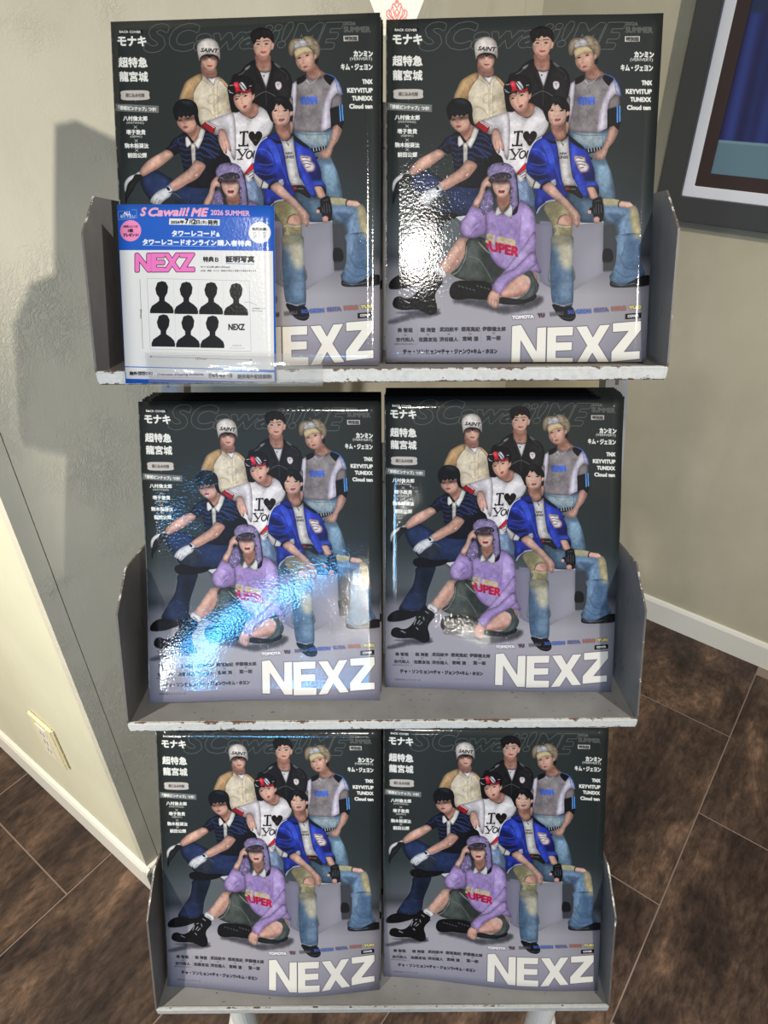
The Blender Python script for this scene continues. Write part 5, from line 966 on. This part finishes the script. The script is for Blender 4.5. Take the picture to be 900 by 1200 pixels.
tr_ = nn(nt, 'ShaderNodeBsdfTransparent'); gl_ = nn(nt, 'ShaderNodeBsdfGlossy', Roughness=.12); df_ = nn(nt, 'ShaderNodeBsdfDiffuse', Color=(.85, .88, .9, 1)); mx = nn(nt, 'ShaderNodeMixShader'); mx2 = nn(nt, 'ShaderNodeMixShader'); fr = nn(nt, 'ShaderNodeFresnel', IOR=1.5)
ns_ = nn(nt, 'ShaderNodeTexNoise', Scale=130, Detail=3); nt.links.new(coords(nt), ns_.inputs['Vector']); bp_ = nn(nt, 'ShaderNodeBump', Strength=.35, Distance=.002); nt.links.new(ns_.outputs[0], bp_.inputs['Height']); nt.links.new(bp_.outputs[0], gl_.inputs['Normal']); fr.inputs[0].default_value = 1.35
mx2.inputs[0].default_value = .06; nt.links.new(tr_.outputs[0], mx2.inputs[1]); nt.links.new(df_.outputs[0], mx2.inputs[2]); mx.inputs[0].default_value = .10; nt.links.new(mx2.outputs[0], mx.inputs[1]); nt.links.new(gl_.outputs[0], mx.inputs[2]); nt.links.new(mx.outputs[0], nt.nodes['Material Output'].inputs['Surface'])
M_CLEAR = m
hs = empty('clear_label_holder', (-.14, .549, 1.19), label='clear plastic strip clipped on the top tray lip over the flyer bottom', cat='label holder')
HI = Matrix.Translation((.14, -.549, -1.19))
q_ = quad_card('front_strip', [(-.2147, .5515, 1.2170), (-.0659, .5540, 1.2145), (-.0666, .5455, 1.1905), (-.2135, .5435, 1.1936)], .0007, [M_CLEAR, M_CLEAR], hs, nx=2, ny=2); q_.matrix_parent_inverse = HI
q_ = quad_card('base_fold', [(-.2135, .5440, 1.1895), (-.0666, .5460, 1.1890), (-.0666, .5640, 1.1893), (-.2135, .5610, 1.1898)], .0006, [M_CLEAR, M_CLEAR], hs, nx=2, ny=2); q_.matrix_parent_inverse = HI

def draw_emblem():
    c = Sheet(256, 256, (206, 200, 186)); c.map = lambda p: np.asarray(p, float)*.2844; c.k = 4; RD = (196, 92, 88); L = c.L
    for s in (1, -1):
        m_ = lambda pts: [(450+s*(x-450), y+230) for x, y in pts]
        L(m_([(450, 0), (432, 40), (424, 80), (440, 100), (450, 105)]), .9, RD, smooth=False); L(m_([(424, 70), (400, 60), (385, 110), (370, 150), (385, 200), (420, 250), (450, 262)]), .9, RD, smooth=False)
        L(m_([(355, 130), (322, 150), (320, 200), (345, 225), (420, 275), (450, 280)]), .9, RD, smooth=False); L(m_([(355, 130), (350, 180), (380, 220), (440, 270)]), .9, RD, smooth=False)
        L(m_([(330, 230), (345, 270), (380, 290), (450, 300)]), .8, RD, smooth=False); L(m_([(400, 100), (410, 160), (430, 210), (450, 250)]), .8, RD, smooth=False); L(m_([(450, 120), (425, 160), (450, 210)]), .8, RD, smooth=False)
        L(m_([(440, 20), (450, 60)]), .7, RD, smooth=False)
    return c
pen = empty('pennant_card', (-.0055, .778, 1.456), label='small white pennant card with red flower emblem behind the top magazines', cat='card')
bm = bmesh.new(); ul = bm.loops.layers.uv.new('UVMap')
def pc(x, h): return Vector((x, h*UP.y, h*UP.z))
pts = [(-.063, .090), (.063, .090), (.008, -.040), (-.008, -.040)]; A = [bm.verts.new(pc(*p)) for p in pts]; Bk = [bm.verts.new(pc(*p)-NO*.0012) for p in pts]
f = bm.faces.new(A); bm.faces.new(Bk[::-1])
for i in range(4): bm.faces.new((A[i], Bk[i], Bk[(i+1) % 4], A[(i+1) % 4]))
obj('card_sheet', bm, mat('card_stock', srgb(206, 200, 186), .6)[0], pen)
me_m, nt_, b_ = mat('emblem_print', (1, 1, 1), .6); ti = nn(nt_, 'ShaderNodeTexImage'); ti.image = draw_emblem().image('emblem_print'); nt_.links.new(ti.outputs[0], b_.inputs['Base Color'])
bm = bmesh.new(); ul = bm.loops.layers.uv.new('UVMap'); s = .0175; pts = [(-s, .016+s*0-.0), (s, .016), (s, .016-2*s), (-s, .016-2*s)]
# only the emblem's own square, laid on the card
A = [bm.verts.new(pc(x*1.0+.0, h)+NO*.0003) for x, h in ((-.014, .002), (.014, .002), (.014, -.024), (-.014, -.024))]; f = bm.faces.new(A[::-1])
for l in f.loops: l[ul].uv = (.5+l.vert.co.x/.063, .58+(l.vert.co.z/UP.z+.0105)/.063)
obj('emblem', bm, me_m, pen)
# foot of the card resting in the tray
bm = bmesh.new(); box(bm, (-.004, -.001, -.245), (.004, .001, -.02), 0, 0, Matrix.Rotation(-TH, 4, 'X')); 
obj('card_stick', bm, M_LEG, pen)
